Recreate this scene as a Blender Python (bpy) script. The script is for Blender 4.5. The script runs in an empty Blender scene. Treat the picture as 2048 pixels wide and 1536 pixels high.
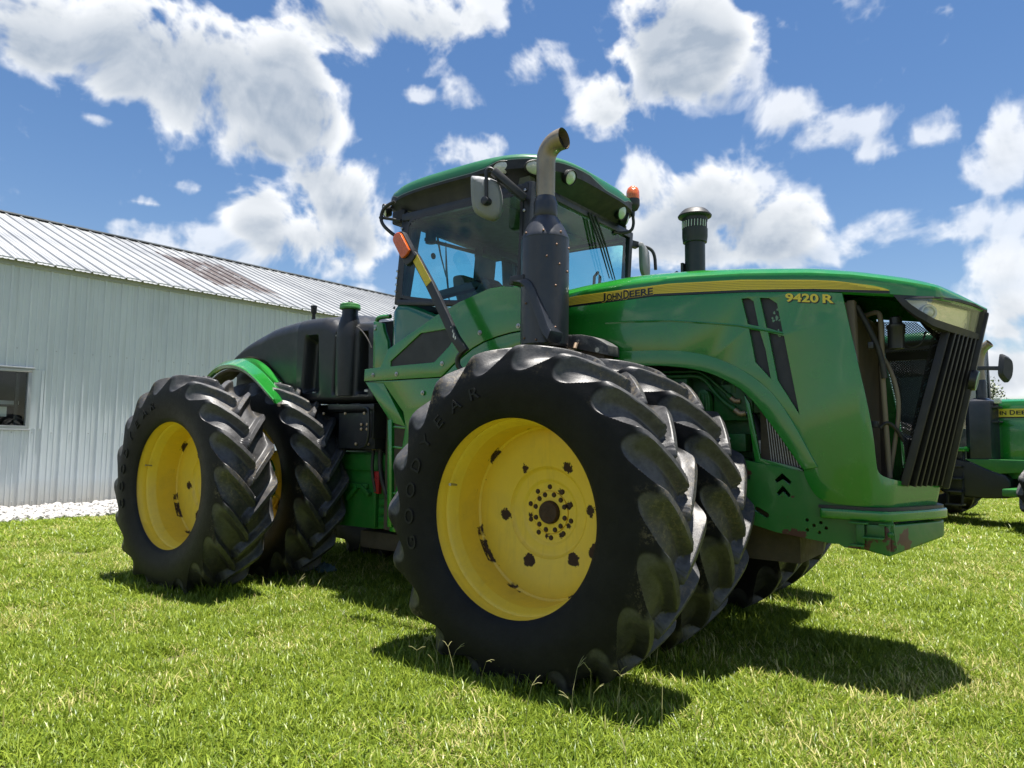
import bpy, bmesh, math, random
import numpy as np
from mathutils import Vector, Matrix, Euler
from mathutils.geometry import tessellate_polygon

random.seed(7)
rng = np.random.default_rng(11)
scene = bpy.context.scene
COL = scene.collection
PI = math.pi
rad = math.radians

# ------------------------------------------------------------------ camera
cam_data = bpy.data.cameras.new("camera")
cam = bpy.data.objects.new("camera", cam_data)
COL.objects.link(cam)
cam_data.sensor_width = 36.0
cam_data.lens = 1418.54 / 2048 * 36.0
cam_data.clip_start = 0.05
cam_data.clip_end = 2000
CAM = Vector((2.507, -5.180, 1.397))
YAW, PITCH, ROLL = rad(36.962), rad(4.5386), rad(0.701)
cam.matrix_world = Matrix.Translation(CAM) @ Matrix.Rotation(YAW, 4, 'Z') @ Matrix.Rotation(PI / 2 + PITCH, 4, 'X') @ Matrix.Rotation(ROLL, 4, 'Z')
scene.camera = cam

# ------------------------------------------------------------------ sun, sky, exposure
SUN_TO = Vector((0.058, 0.088, 1.0)).normalized()          # towards the sun, almost overhead
sun_data = bpy.data.lights.new("sun", 'SUN')
sun_data.energy = 4.3
sun_data.angle = rad(0.53)
sun_data.color = (1.0, 0.95, 0.88)
sun = bpy.data.objects.new("sun", sun_data)
COL.objects.link(sun)
sun.rotation_euler = SUN_TO.to_track_quat('Z', 'Y').to_euler()
sun.location = (6, 6, 30)
scene.view_settings.view_transform = 'Standard'
scene.view_settings.look = 'None'
scene.view_settings.exposure = 1.45
scene.view_settings.gamma = 1.0
scene.view_settings.use_curve_mapping = False
scene.cycles.max_bounces = 8
scene.cycles.transparent_max_bounces = 24
scene.cycles.sample_clamp_indirect = 6.0
scene.cycles.caustics_reflective = False
scene.cycles.caustics_refractive = False


def value_noise(p, seed):
    g = np.random.default_rng(seed).random((32, 32, 32)).astype(np.float32)
    i = np.floor(p).astype(np.int32)
    f = (p - i).astype(np.float32)
    f = f * f * (3 - 2 * f)
    i &= 31
    j = (i + 1) & 31
    x0, y0, z0 = i[..., 0], i[..., 1], i[..., 2]
    x1, y1, z1 = j[..., 0], j[..., 1], j[..., 2]
    fx, fy, fz = f[..., 0], f[..., 1], f[..., 2]
    a = g[x0, y0, z0] * (1 - fx) + g[x1, y0, z0] * fx
    b = g[x0, y1, z0] * (1 - fx) + g[x1, y1, z0] * fx
    c = g[x0, y0, z1] * (1 - fx) + g[x1, y0, z1] * fx
    d = g[x0, y1, z1] * (1 - fx) + g[x1, y1, z1] * fx
    return (a * (1 - fy) + b * fy) * (1 - fz) + (c * (1 - fy) + d * fy) * fz


def fbm(p, octaves, seed, gain=0.52, billow=False):
    s = np.zeros(p.shape[:-1], np.float32)
    a, tot = 1.0, 0.0
    for k in range(octaves):
        n = value_noise(p + 7.3 * k, seed + k)
        if billow:
            n = np.abs(2 * n - 1)
        s += a * n
        tot += a
        a *= gain
        p = p * 2.03
    return s / tot


# clouds in view: azimuth (deg from +X towards +Y), elevation (deg), half width, half height (deg)
CLOUDS = [(161.51, 25.92, 4.42, 2.96), (156.04, 25.87, 5.67, 4.27), (151.09, 25.36, 6.61, 5.01), (146.41, 25.61, 4.64, 4.78), (144.37, 23.7, 3.4, 3.62), (146.84, 21.7, 4.38, 2.04), (163.81, 26.17, 2.67, 1.83), (141.02, 31.05, 5.1, 2.96), (135.11, 31.36, 5.68, 2.69), (130.41, 32.13, 3.3, 1.87), (142.98, 19.57, 2.57, 2.02), (141.06, 18.27, 3.26, 2.96), (139.84, 15.65, 3.07, 3.03), (144.76, 14.94, 4.1, 2.3), (147.09, 16.6, 2.89, 2.61), (142.26, 13.32, 4.21, 1.44), (151.68, 14.49, 3.19, 0.9), (154.89, 14.35, 2.12, 0.75), (148.81, 13.23, 3.98, 1.12), (129.88, 22.68, 2.53, 1.37), (124.58, 28.79, 2.74, 1.77), (126.94, 27.97, 1.62, 0.87), (119.4, 25.91, 2.79, 2.25), (121.54, 27.09, 1.57, 1.24), (134.36, 28.41, 1.77, 0.79), (131.3, 26.76, 1.64, 1.5), (134.97, 26.45, 1.21, 0.56), (114.27, 30.42, 4.62, 3.82), (111.08, 29.58, 3.12, 3.56), (116.88, 31.9, 2.58, 1.84), (114.29, 27.52, 2.68, 2.16), (110.2, 25.5, 1.97, 1.25), (107.72, 27.09, 1.29, 1.84), (112.37, 27.61, 2.88, 2.49), (105.4, 24.37, 2.25, 1.68), (101.19, 22.41, 2.84, 1.29), (99.09, 20.73, 1.45, 0.77), (95.74, 21.45, 1.89, 1.1), (102.86, 22.39, 1.78, 0.92), (158.07, 21.34, 0.82, 0.32), (152.12, 18.01, 0.79, 0.47), (155.0, 16.56, 0.77, 0.28), (116.26, 19.68, 2.02, 3.06), (111.84, 17.93, 4.49, 3.33), (107.02, 16.08, 4.73, 2.87), (108.46, 18.84, 2.54, 1.61), (103.61, 14.02, 4.02, 1.4), (114.36, 16.26, 4.73, 3.42), (117.56, 18.23, 1.73, 1.78), (110.03, 14.8, 6.88, 1.93), (91.55, 19.59, 1.78, 2.58), (91.27, 21.02, 1.52, 1.07), (92.29, 17.96, 1.83, 1.32), (98.21, 15.15, 3.19, 1.3), (94.74, 14.96, 3.24, 1.23), (91.97, 14.54, 2.1, 1.18), (92.07, 11.93, 2.12, 1.92), (93.48, 10.38, 2.86, 1.17), (91.76, 8.18, 2.12, 2.7), (92.31, 5.01, 2.81, 2.37), (138.77, 11.68, 1.44, 0.47)]


def bilinear_up(a, H, W):
    h, w = a.shape
    y = np.linspace(0, h - 1, H)
    x = np.linspace(0, w - 1, W)
    y0 = np.clip(np.floor(y).astype(int), 0, h - 2)
    x0 = np.clip(np.floor(x).astype(int), 0, w - 2)
    fy = (y - y0)[:, None].astype(np.float32)
    fx = (x - x0)[None, :].astype(np.float32)
    r0, r1 = a[y0], a[y0 + 1]
    r = r0 * (1 - fy) + r1 * fy
    return r[:, x0] * (1 - fx) + r[:, x0 + 1] * fx


def cloud_image():
    """cumulus cover over the whole sky dome as an equirectangular mask (R = cover, G = light)"""
    W, Hh = 5120, 2560
    lo = int(Hh * 0.49)
    rows = np.arange(lo, Hh)
    el = ((rows + 0.5) / Hh - 0.5) * PI
    az = (0.5 - (np.arange(W) + 0.5) / W) * 2 * PI
    ce, se = np.cos(el)[:, None], np.sin(el)[:, None]
    D = np.stack(np.broadcast_arrays(ce * np.cos(az)[None], ce * np.sin(az)[None], se + 0 * az[None]), -1).astype(np.float32)
    # smooth layout of the cover, at a quarter of the resolution
    q = D[::5, ::5].astype(np.float64)
    lay = np.full(q.shape[:2], -1.2)
    body = np.zeros(q.shape[:2])
    for a, e, wa, we in CLOUDS:
        a, e, wa, we = rad(a), rad(e), rad(wa), rad(we)
        c = np.array((math.cos(e) * math.cos(a), math.cos(e) * math.sin(a), math.sin(e)))
        r = np.array((math.sin(a), -math.cos(a), 0))
        u = np.cross(r, c)
        f = q @ c
        x = (q @ r) / np.maximum(f, .05)
        y = (q @ u) / np.maximum(f, .05)
        y = np.where(y < 0, y * 1.15, y)
        v = np.where(f > .2, 1 - ((x / wa) ** 2 + (y / we) ** 2), -1.2)
        sz = min(1.0, max(.34, min(wa, we) / rad(2.6)))
        v = np.where(v > 0, v * sz, v * max(.6, sz)) + (1 - sz) * .10
        v = np.maximum(v, -1.2)
        body = np.maximum(body, np.clip(v + .15, 0, 1) * min(1, max(0, (min(wa, we) - rad(1.3)) / rad(2.2))))
        k = 9.0
        lay = np.log(np.exp(k * lay) + np.exp(k * v)) / k
    # the same fair-weather cover continues outside the frame
    fwd = np.array((-math.sin(YAW) * math.cos(PITCH), math.cos(YAW) * math.cos(PITCH), math.sin(PITCH)))
    off = np.degrees(np.arccos(np.clip(q @ fwd, -1, 1)))
    mix = np.clip((off - 44) / 8, 0, 1)
    gen = (fbm((q * 3.2).astype(np.float32), 3, 90) - 0.53) * 7.0
    lay = lay * (1 - mix) + np.minimum(gen, .9) * mix
    body = body * (1 - mix) + np.clip(gen, 0, 1) * mix
    lay = bilinear_up(lay.astype(np.float32), len(rows), W)
    body = bilinear_up(body.astype(np.float32), len(rows), W)
    warp = np.stack([value_noise(D * 11, 51), value_noise(D * 11, 52), value_noise(D * 11, 53)], -1) - .5
    P = D + warp * 0.06
    big = fbm(P * 7.0, 3, 5)
    fine = fbm(P * 26.0, 6, 17, 0.58)
    puff = 1 - fbm(P * 22.0, 5, 33, 0.52, True) * 1.6
    dens = lay * 1.0 - .10 + (big - .5) * 1.5 + (fine - .5) * 1.9 + (puff - .45) * 1.0
    cover = np.clip((dens + 0.26) / 0.86, 0, 1)
    cover = cover * cover * (3 - 2 * cover) * (.55 + .45 * np.clip(body * 2.5 + np.clip(dens - .3, 0, .3), 0, 1))
    # light: thick cores and undersides go grey, rims and tops stay white
    sh = 34
    up = np.roll(body, -sh, 0)
    up[-sh:] = body[-sh:]
    dup_ = np.roll(dens, -14, 0)
    dup_[-14:] = dens[-14:]
    soft = lay * .9 + (big - .5) * 1.0 + (fine - .5) * .45
    grey = np.clip((soft - .02) / .85, 0, 1)
    grey = grey * grey * (3 - 2 * grey) * np.clip(.15 + .55 * body + .75 * up, 0, 1)
    relief = np.clip((dup_ - dens) * .45, -.22, .22)
    light = np.clip(.95 - grey * .78 - relief * (.30 + .30 * grey), .0, 1.0)
    buf = np.zeros((Hh, W, 4), np.float32)
    buf[lo:, :, 0] = cover
    buf[lo:, :, 1] = light
    buf[..., 3] = 1
    img = bpy.data.images.new("cloud_cover", W, Hh, alpha=False, float_buffer=False)
    img.colorspace_settings.name = 'Non-Color'
    img.pixels.foreach_set(buf.ravel())
    img.update()
    img.pack()
    return img


world = bpy.data.worlds.new("World")
scene.world = world
world.use_nodes = True
wn, wl = world.node_tree.nodes, world.node_tree.links
wn.clear()
sky = wn.new("ShaderNodeTexSky")
sky.sky_type = 'NISHITA'
sky.sun_disc = False
sky.sun_elevation = math.asin(SUN_TO.z)
sky.sun_rotation = PI / 2 - math.atan2(SUN_TO.y, SUN_TO.x)
sky.altitude = 20
sky.air_density = 1.15
sky.dust_density = 0.15
sky.ozone_density = 1.6
tint = wn.new("ShaderNodeHueSaturation")
tint.inputs['Saturation'].default_value = 1.22
tint.inputs['Value'].default_value = 1.0
wl.new(sky.outputs[0], tint.inputs['Color'])
bg_sky = wn.new("ShaderNodeBackground")
bg_sky.inputs[1].default_value = 0.0475
tone = wn.new("ShaderNodeMix")
tone.data_type = 'RGBA'
tone.blend_type = 'MULTIPLY'
tone.inputs[0].default_value = 1.0
tone.inputs[7].default_value = (.98, .91, .95, 1)
wl.new(tint.outputs[0], tone.inputs[6])
wl.new(tone.outputs[2], bg_sky.inputs[0])
env = wn.new("ShaderNodeTexEnvironment")
env.image = cloud_image()
sep = wn.new("ShaderNodeSeparateColor")
wl.new(env.outputs[0], sep.inputs[0])
ramp = wn.new("ShaderNodeValToRGB")
ramp.color_ramp.elements[0].position = 0.05
ramp.color_ramp.elements[0].color = (0.19, 0.225, 0.275, 1)
e_ = ramp.color_ramp.elements.new(0.62)
e_.color = (0.36, 0.38, 0.405, 1)
ramp.color_ramp.elements[2].position = 0.97
ramp.color_ramp.elements[2].color = (0.50, 0.51, 0.525, 1)
wl.new(sep.outputs[1], ramp.inputs[0])
bg_cloud = wn.new("ShaderNodeBackground")
bg_cloud.inputs[1].default_value = 0.80
wl.new(ramp.outputs[0], bg_cloud.inputs[0])
mixw = wn.new("ShaderNodeMixShader")
wl.new(sep.outputs[0], mixw.inputs[0])
wl.new(bg_sky.outputs[0], mixw.inputs[1])
wl.new(bg_cloud.outputs[0], mixw.inputs[2])
wo = wn.new("ShaderNodeOutputWorld")
wl.new(mixw.outputs[0], wo.inputs[0])

# ------------------------------------------------------------------ materials
def new_mat(name):
    m = bpy.data.materials.new(name)
    m.use_nodes = True
    nt = m.node_tree
    b = nt.nodes["Principled BSDF"]
    return m, nt, b


def noise(nt, scale, detail=4, vec=None, rough=0.55, dist=0.0):
    n = nt.nodes.new("ShaderNodeTexNoise")
    n.inputs['Scale'].default_value = scale
    n.inputs['Detail'].default_value = detail
    n.inputs['Roughness'].default_value = rough
    n.inputs['Distortion'].default_value = dist
    if vec is not None:
        nt.links.new(vec, n.inputs['Vector'])
    return n.outputs[0]


def objco(nt):
    return nt.nodes.new("ShaderNodeTexCoord").outputs['Object']


def step(nt, sock, a, b):
    r = nt.nodes.new("ShaderNodeMapRange")
    r.inputs[1].default_value = a
    r.inputs[2].default_value = b
    nt.links.new(sock, r.inputs[0])
    return r.outputs[0]


def math_n(nt, op, a, b=None):
    n = nt.nodes.new("ShaderNodeMath")
    n.operation = op
    for k, v in enumerate((a, b)):
        if v is None:
            continue
        if isinstance(v, (int, float)):
            n.inputs[k].default_value = v
        else:
            nt.links.new(v, n.inputs[k])
    return n.outputs[0]


def mix_c(nt, fac, a, b):
    n = nt.nodes.new("ShaderNodeMix")
    n.data_type = 'RGBA'
    for k, v in ((0, fac), (6, a), (7, b)):
        if isinstance(v, (int, float)):
            n.inputs[k].default_value = v
        elif isinstance(v, tuple):
            n.inputs[k].default_value = (*v, 1) if len(v) == 3 else v
        else:
            nt.links.new(v, n.inputs[k])
    return n.outputs[2]


def bump(nt, bsdf, h, strength, dist=0.01):
    n = nt.nodes.new("ShaderNodeBump")
    n.inputs['Strength'].default_value = strength
    n.inputs['Distance'].default_value = dist
    nt.links.new(h, n.inputs['Height'])
    nt.links.new(n.outputs[0], bsdf.inputs['Normal'])


def surf(name, col, rough=0.5, metal=0.0, coat=0.0, var=0.12, scale=3.0, dust=0.0, dustcol=(0.23, 0.19, 0.13), bmp=0.0, bscale=60, spec=0.5, chips=None):
    m, nt, b = new_mat(name)
    v = objco(nt)
    n1 = noise(nt, scale, 6, v)
    dark = tuple(c * (1 - var) for c in col)
    lite = tuple(min(1, c * (1 + var)) for c in col)
    c = mix_c(nt, step(nt, n1, .3, .7), dark, lite)
    if dust > 0:
        n2 = noise(nt, scale * 2.6, 8, v, .68)
        d = math_n(nt, 'MULTIPLY', step(nt, n2, .45, .75), dust)
        c = mix_c(nt, d, c, dustcol)
    if chips:
        n3 = noise(nt, chips[0], 5, v, .6)
        c = mix_c(nt, step(nt, n3, chips[1], chips[1] + .012), c, chips[2])
    nt.links.new(c, b.inputs['Base Color'])
    rr = step(nt, noise(nt, scale * 4, 6, v), .3, .7)
    r = nt.nodes.new("ShaderNodeMapRange")
    nt.links.new(rr, r.inputs[0])
    r.inputs[3].default_value = max(0.02, rough * .82)
    r.inputs[4].default_value = min(1, rough * 1.2)
    nt.links.new(r.outputs[0], b.inputs['Roughness'])
    b.inputs['Metallic'].default_value = metal
    b.inputs['Coat Weight'].default_value = coat
    b.inputs['Coat Roughness'].default_value = 0.06
    b.inputs['Specular IOR Level'].default_value = spec
    if bmp > 0:
        bump(nt, b, noise(nt, bscale, 4, v), bmp)
    return m


M = {}
M['green'] = surf('green_paint', (0.012, 0.195, 0.019), .24, coat=.85, var=.07, dust=.05, bmp=.015, bscale=9)
M['green_dull'] = surf('green_frame_paint', (0.016, 0.145, 0.022), .42, coat=.15, var=.12, dust=.12, bmp=.04, bscale=30)
M['green_wear'] = surf('green_paint_worn_to_red_primer', (0.016, 0.145, 0.022), .42, coat=.15, var=.12, dust=.10, chips=(5.5, .605, (0.075, 0.022, 0.018)), bmp=.04, bscale=30)
M['green_engine'] = surf('green_engine_paint', (0.012, 0.11, 0.018), .45, var=.2, dust=.25, scale=8, bmp=.1)
M['teal'] = surf('green_paint_with_teal_reflection', (0.008, 0.13, 0.065), .22, coat=.6, var=.12, dust=.04)  # teal reflections on the green, put into the colour
M['roof_green'] = surf('roof_green_plastic', (0.010, 0.125, 0.045), .38, coat=.15, var=.06)
M['yellow_decal'] = surf('yellow_decal', (0.84, 0.64, 0.06), .4, var=.05)
M['yellow_line'] = surf('yellow_decal_shade_line', (0.46, 0.35, 0.03), .4, var=.05)
M['black_gloss'] = surf('black_decal', (0.012, 0.012, 0.013), .3, var=.1)
M['black'] = surf('black_satin_paint', (0.017, 0.019, 0.024), .42, var=.2, dust=.06, bmp=.03)
M['muffler'] = surf('black_heat_paint', (0.020, 0.023, 0.032), .36, var=.25, dust=.05, scale=5, bmp=.04, spec=.6)
M['plastic'] = surf('black_tank_plastic', (0.011, 0.012, 0.0145), .40, var=.12, dust=.03, bmp=.05, bscale=220)
M['trim'] = surf('dark_grey_plastic', (0.022, 0.023, 0.026), .5, var=.15, dust=.05, bmp=.05, bscale=160)
M['visor'] = surf('dark_visor_plastic', (0.008, 0.009, 0.010), .55, var=.15, dust=.10)
M['mirror_back'] = surf('faded_grey_plastic', (0.24, 0.25, 0.27), .6, var=.12, dust=.1, scale=6, bmp=.05)
M['dusty'] = surf('dusty_brown_black', (0.075, 0.058, 0.042), .8, var=.3, dust=.5, dustcol=(.13, .10, .07), scale=5, bmp=.15)
M['radiator'] = surf('dusty_radiator', (0.17, 0.135, 0.10), .85, var=.25, dust=.4, dustcol=(.26, .20, .14), scale=3, bmp=.15)
M['slat'] = surf('dusty_black_slat', (0.008, 0.0075, 0.007), .5, var=.25, dust=.10, dustcol=(.09, .075, .055), scale=4)
M['rubber_hose'] = surf('hose_rubber', (0.02, 0.02, 0.021), .6, var=.2, dust=.25)
M['tan_hose'] = surf('dusty_tan_hose', (0.20, 0.16, 0.115), .75, var=.2, dust=.3)
M['steel'] = surf('bare_steel', (0.42, 0.42, 0.41), .38, metal=.9, var=.2)
M['brass'] = surf('fitting_brass', (0.50, 0.36, 0.24), .5, metal=.4, var=.2, dust=.3)
M['rivet'] = surf('rusty_rivet', (0.20, 0.12, 0.085), .5, metal=.5, var=.4, scale=40)
M['nut'] = surf('rusty_nut', (0.050, 0.026, 0.018), .75, var=.4, scale=25, bmp=.2)
M['pipe'] = surf('tan_stained_exhaust_steel', (0.30, 0.245, 0.18), .40, metal=.55, var=.16, dust=.35, dustcol=(.17, .12, .08), scale=6, bmp=.05)
M['soot'] = surf('soot', (0.006, 0.006, 0.006), .9)
M['red'] = surf('red_plastic', (0.32, 0.012, 0.012), .5)
M['cream'] = surf('seat_cloth', (0.105, 0.085, 0.06), .9, bmp=.1, bscale=300)
M['liner'] = surf('olive_headliner', (0.11, 0.115, 0.075), .9, bmp=.05)
M['interior'] = surf('dark_interior_plastic', (0.02, 0.024, 0.027), .6)
M['white_lens'] = surf('pale_lens', (0.60, 0.62, 0.55), .12, coat=.9, var=.12, scale=40, bmp=.35, bscale=140)
M['chrome'] = surf('lamp_reflector', (0.85, 0.85, 0.84), .30, metal=.2, var=.05)
M['facet'] = surf('lamp_facets', (0.85, 0.84, 0.76), .16, metal=.75, var=.05, bmp=.2, bscale=18)
M['decal_white'] = surf('white_print', (0.7, 0.7, 0.68), .5)
M['tape'] = surf('yellow_reflective_tape', (0.66, 0.50, 0.05), .5, var=.12, scale=60, bmp=.2, bscale=300)


def amber():
    m, nt, b = new_mat('amber_lens')
    v = objco(nt)
    nt.links.new(mix_c(nt, step(nt, noise(nt, 60, 3, v), .35, .65), (0.62, 0.10, 0.012), (0.78, 0.15, 0.02)), b.inputs['Base Color'])
    b.inputs['Roughness'].default_value = .22
    b.inputs['Coat Weight'].default_value = .6
    b.inputs['Subsurface Weight'].default_value = .15
    w = nt.nodes.new("ShaderNodeTexWave")
    w.bands_direction = 'Z'
    w.inputs['Scale'].default_value = 60
    nt.links.new(v, w.inputs['Vector'])
    bump(nt, b, w.outputs[1], .25)
    return m


M['amber'] = amber()


def glass(name, tintc, refl=1.0):
    m, nt, b = new_mat(name)
    nt.nodes.remove(b)
    t = nt.nodes.new("ShaderNodeBsdfTransparent")
    t.inputs[0].default_value = (*tintc, 1)
    g = nt.nodes.new("ShaderNodeBsdfGlossy")
    g.inputs['Roughness'].default_value = 0.015
    g.inputs[0].default_value = (.9, .95, .95, 1)
    f = nt.nodes.new("ShaderNodeFresnel")
    f.inputs[0].default_value = 1.5
    mx = nt.nodes.new("ShaderNodeMixShader")
    gb = nt.nodes.new("ShaderNodeNewGeometry")
    front_ = math_n(nt, 'SUBTRACT', 1.0, gb.outputs['Backfacing'])
    nt.links.new(math_n(nt, 'MULTIPLY', math_n(nt, 'MULTIPLY', f.outputs[0], refl), front_), mx.inputs[0])
    nt.links.new(t.outputs[0], mx.inputs[1])
    nt.links.new(g.outputs[0], mx.inputs[2])
    nt.links.new(mx.outputs[0], nt.nodes["Material Output"].inputs[0])
    return m


M['cab_glass'] = glass('tinted_cab_glass', (0.76, 0.95, 0.955))
M['lamp_glass'] = glass('clear_lamp_glass', (0.97, 0.97, 0.96), 1.2)
M['window_glass'] = glass('barn_window_glass', (0.9, 0.93, 0.92), 1.0)


def perforated():
    m, nt, b = new_mat('perforated_black_sheet')
    b.inputs['Base Color'].default_value = (.02, .02, .02, 1)
    v = objco(nt)
    vo = nt.nodes.new("ShaderNodeTexVoronoi")
    vo.feature = 'F1'
    vo.inputs['Scale'].default_value = 80
    vo.inputs['Randomness'].default_value = 0.0
    mp = nt.nodes.new("ShaderNodeMapping")
    mp.inputs['Rotation'].default_value = (0, rad(45), 0)
    mp.inputs['Scale'].default_value = (1, 0.001, 1)
    nt.links.new(v, mp.inputs[0])
    nt.links.new(mp.outputs[0], vo.inputs['Vector'])
    hole = math_n(nt, 'LESS_THAN', vo.outputs['Distance'], .33)
    nt.links.new(math_n(nt, 'SUBTRACT', 1.0, hole), b.inputs['Alpha'])
    return m


M['perforated'] = perforated()


def rubber():
    m, nt, b = new_mat('worn_tyre_rubber')
    v = objco(nt)
    n1 = noise(nt, 7, 8, v, .7)
    c = mix_c(nt, step(nt, n1, .35, .7), (0.0055, 0.0055, 0.0065), (0.011, 0.011, 0.012))
    # grey scuffing on the tread tops; void floors lightened to look sunlit
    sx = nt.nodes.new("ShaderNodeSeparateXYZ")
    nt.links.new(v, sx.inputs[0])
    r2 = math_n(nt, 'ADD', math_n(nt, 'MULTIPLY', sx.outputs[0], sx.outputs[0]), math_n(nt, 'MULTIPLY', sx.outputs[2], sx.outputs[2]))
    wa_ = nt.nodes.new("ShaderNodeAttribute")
    wa_.attribute_name = 'worn_and_sunlit'
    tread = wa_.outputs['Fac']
    scuff_and_sun = math_n(nt, 'MULTIPLY', tread, step(nt, noise(nt, 26, 8, v, .75), .26, .62))
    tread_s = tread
    c = mix_c(nt, math_n(nt, 'MULTIPLY', scuff_and_sun, .88), c, (0.064, 0.063, 0.064))
    mud = math_n(nt, 'MULTIPLY', step(nt, noise(nt, 3.2, 3, v), .50, .60), step(nt, noise(nt, 34, 9, v, .8), .50, .58))
    mud = math_n(nt, 'MULTIPLY', mud, step(nt, r2, .70, .84))
    c = mix_c(nt, math_n(nt, 'MULTIPLY', mud, .8), c, (0.135, 0.110, 0.070))
    nt.links.new(c, b.inputs['Base Color'])
    r = nt.nodes.new("ShaderNodeMapRange")
    nt.links.new(noise(nt, 18, 6, v), r.inputs[0])
    r.inputs[3].default_value = .36
    r.inputs[4].default_value = .58
    nt.links.new(r.outputs[0], b.inputs['Roughness'])
    sp_ = nt.nodes.new("ShaderNodeMapRange")
    nt.links.new(tread_s, sp_.inputs[0])
    sp_.inputs[3].default_value = .16
    sp_.inputs[4].default_value = .62
    nt.links.new(sp_.outputs[0], b.inputs['Specular IOR Level'])
    bump(nt, b, noise(nt, 55, 8, v, .75), .30, .006)
    return m


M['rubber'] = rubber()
M['rubber_letter'] = surf('raised_rubber_lettering', (0.013, 0.013, 0.014), .6, spec=.3)


def rim_paint():
    m, nt, b = new_mat('yellow_rim_paint_with_rust')
    v = objco(nt)
    base = mix_c(nt, step(nt, noise(nt, 4, 5, v), .3, .7), (0.84, 0.58, 0.050), (0.90, 0.64, 0.060))
    grime = math_n(nt, 'MULTIPLY', step(nt, noise(nt, 2.2, 8, v, .7), .46, .72), .30)
    base = mix_c(nt, grime, base, (0.42, 0.30, 0.10))
    streak = nt.nodes.new("ShaderNodeMapping")
    streak.inputs['Scale'].default_value = (9, 3, 1.2)
    nt.links.new(v, streak.inputs[0])
    base = mix_c(nt, math_n(nt, 'MULTIPLY', step(nt, noise(nt, 3, 6, streak.outputs[0], .7), .52, .75), .22), base, (0.36, 0.24, 0.07))
    wob = noise(nt, 34, 6, v, .72)
    wob2 = math_n(nt, 'MULTIPLY', math_n(nt, 'SUBTRACT', wob, .5), .085)
    sx = nt.nodes.new("ShaderNodeSeparateXYZ")
    nt.links.new(v, sx.inputs[0])
    flat = nt.nodes.new("ShaderNodeCombineXYZ")
    nt.links.new(sx.outputs[0], flat.inputs[0])
    nt.links.new(sx.outputs[2], flat.inputs[2])
    mask = None
    for ang, r, sz in ((122, .320, .020), (62, .318, .024), (186, .322, .026), (6, .315, .024), (-113, .330, .031), (-54, .330, .033), (-30, .415, .040), (-24, .45, .03),
                       (60, .150, .018), (20, .150, .020), (-100, .150, .016), (-30, .155, .014), (190, .150, .016), (-60, .158, .014)):
        d = nt.nodes.new("ShaderNodeVectorMath")
        d.operation = 'DISTANCE'
        nt.links.new(flat.outputs[0], d.inputs[0])
        d.inputs[1].default_value = (r * math.cos(rad(ang)), 0, r * math.sin(rad(ang)))
        k = math_n(nt, 'SUBTRACT', math_n(nt, 'ADD', d.outputs['Value'], wob2), sz * (1.35 if r > .2 else 1.0))
        mask = k if mask is None else math_n(nt, 'MINIMUM', mask, k)
    rust = step(nt, mask, .002, -.002)
    rr = math_n(nt, 'SQRT', math_n(nt, 'ADD', math_n(nt, 'MULTIPLY', sx.outputs[0], sx.outputs[0]), math_n(nt, 'MULTIPLY', sx.outputs[2], sx.outputs[2])))
    band = math_n(nt, 'SUBTRACT', math_n(nt, 'ABSOLUTE', math_n(nt, 'SUBTRACT', rr, .527)), .012)
    edge = math_n(nt, 'MULTIPLY', step(nt, math_n(nt, 'ADD', band, wob2), .003, -.001), step(nt, noise(nt, 5.5, 3, v), .55, .58))
    edge = math_n(nt, 'MULTIPLY', edge, math_n(nt, 'LESS_THAN', math_n(nt, 'ABSOLUTE', math_n(nt, 'SUBTRACT', sx.outputs[1], .128)), .022))
    lip = math_n(nt, 'MULTIPLY', math_n(nt, 'GREATER_THAN', rr, .596), step(nt, noise(nt, 22, 5, v), .60, .63))
    chip = step(nt, noise(nt, 75, 2, v), .78, .79)
    for k in (edge, lip, chip):
        rust = math_n(nt, 'MAXIMUM', rust, k)
    rc = mix_c(nt, wob, (0.018, 0.010, 0.008), (0.070, 0.034, 0.022))
    nt.links.new(mix_c(nt, rust, base, rc), b.inputs['Base Color'])
    r = nt.nodes.new("ShaderNodeMapRange")
    nt.links.new(rust, r.inputs[0])
    r.inputs[3].default_value = .42
    r.inputs[4].default_value = .85
    nt.links.new(r.outputs[0], b.inputs['Roughness'])
    bump(nt, b, math_n(nt, 'SUBTRACT', wob, rust), .06, .004)
    return m


M['rim'] = rim_paint()


def barn_wall_mat():
    m, nt, b = new_mat('weathered_pale_wall_sheet')
    ge = nt.nodes.new("ShaderNodeNewGeometry").outputs['Position']
    n1 = noise(nt, .9, 5, ge)
    c = mix_c(nt, step(nt, n1, .3, .7), (0.50, 0.55, 0.585), (0.57, 0.62, 0.65))
    mp = nt.nodes.new("ShaderNodeMapping")
    mp.inputs['Scale'].default_value = (6, 6, .35)
    nt.links.new(ge, mp.inputs[0])
    c = mix_c(nt, math_n(nt, 'MULTIPLY', step(nt, noise(nt, 2, 5, mp.outputs[0]), .5, .72), .22), c, (0.30, 0.30, 0.27))
    sx = nt.nodes.new("ShaderNodeSeparateXYZ")
    nt.links.new(ge, sx.inputs[0])
    low = math_n(nt, 'ADD', sx.outputs[2], math_n(nt, 'MULTIPLY', noise(nt, 3, 5, ge), .35))
    c = mix_c(nt, math_n(nt, 'MULTIPLY', step(nt, low, .75, .25), .6), c, (0.44, 0.38, 0.28))
    nt.links.new(c, b.inputs['Base Color'])
    b.inputs['Roughness'].default_value = .5
    bump(nt, b, noise(nt, 3, 3, ge), .06, .03)
    return m


M['barn_wall'] = barn_wall_mat()


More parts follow.
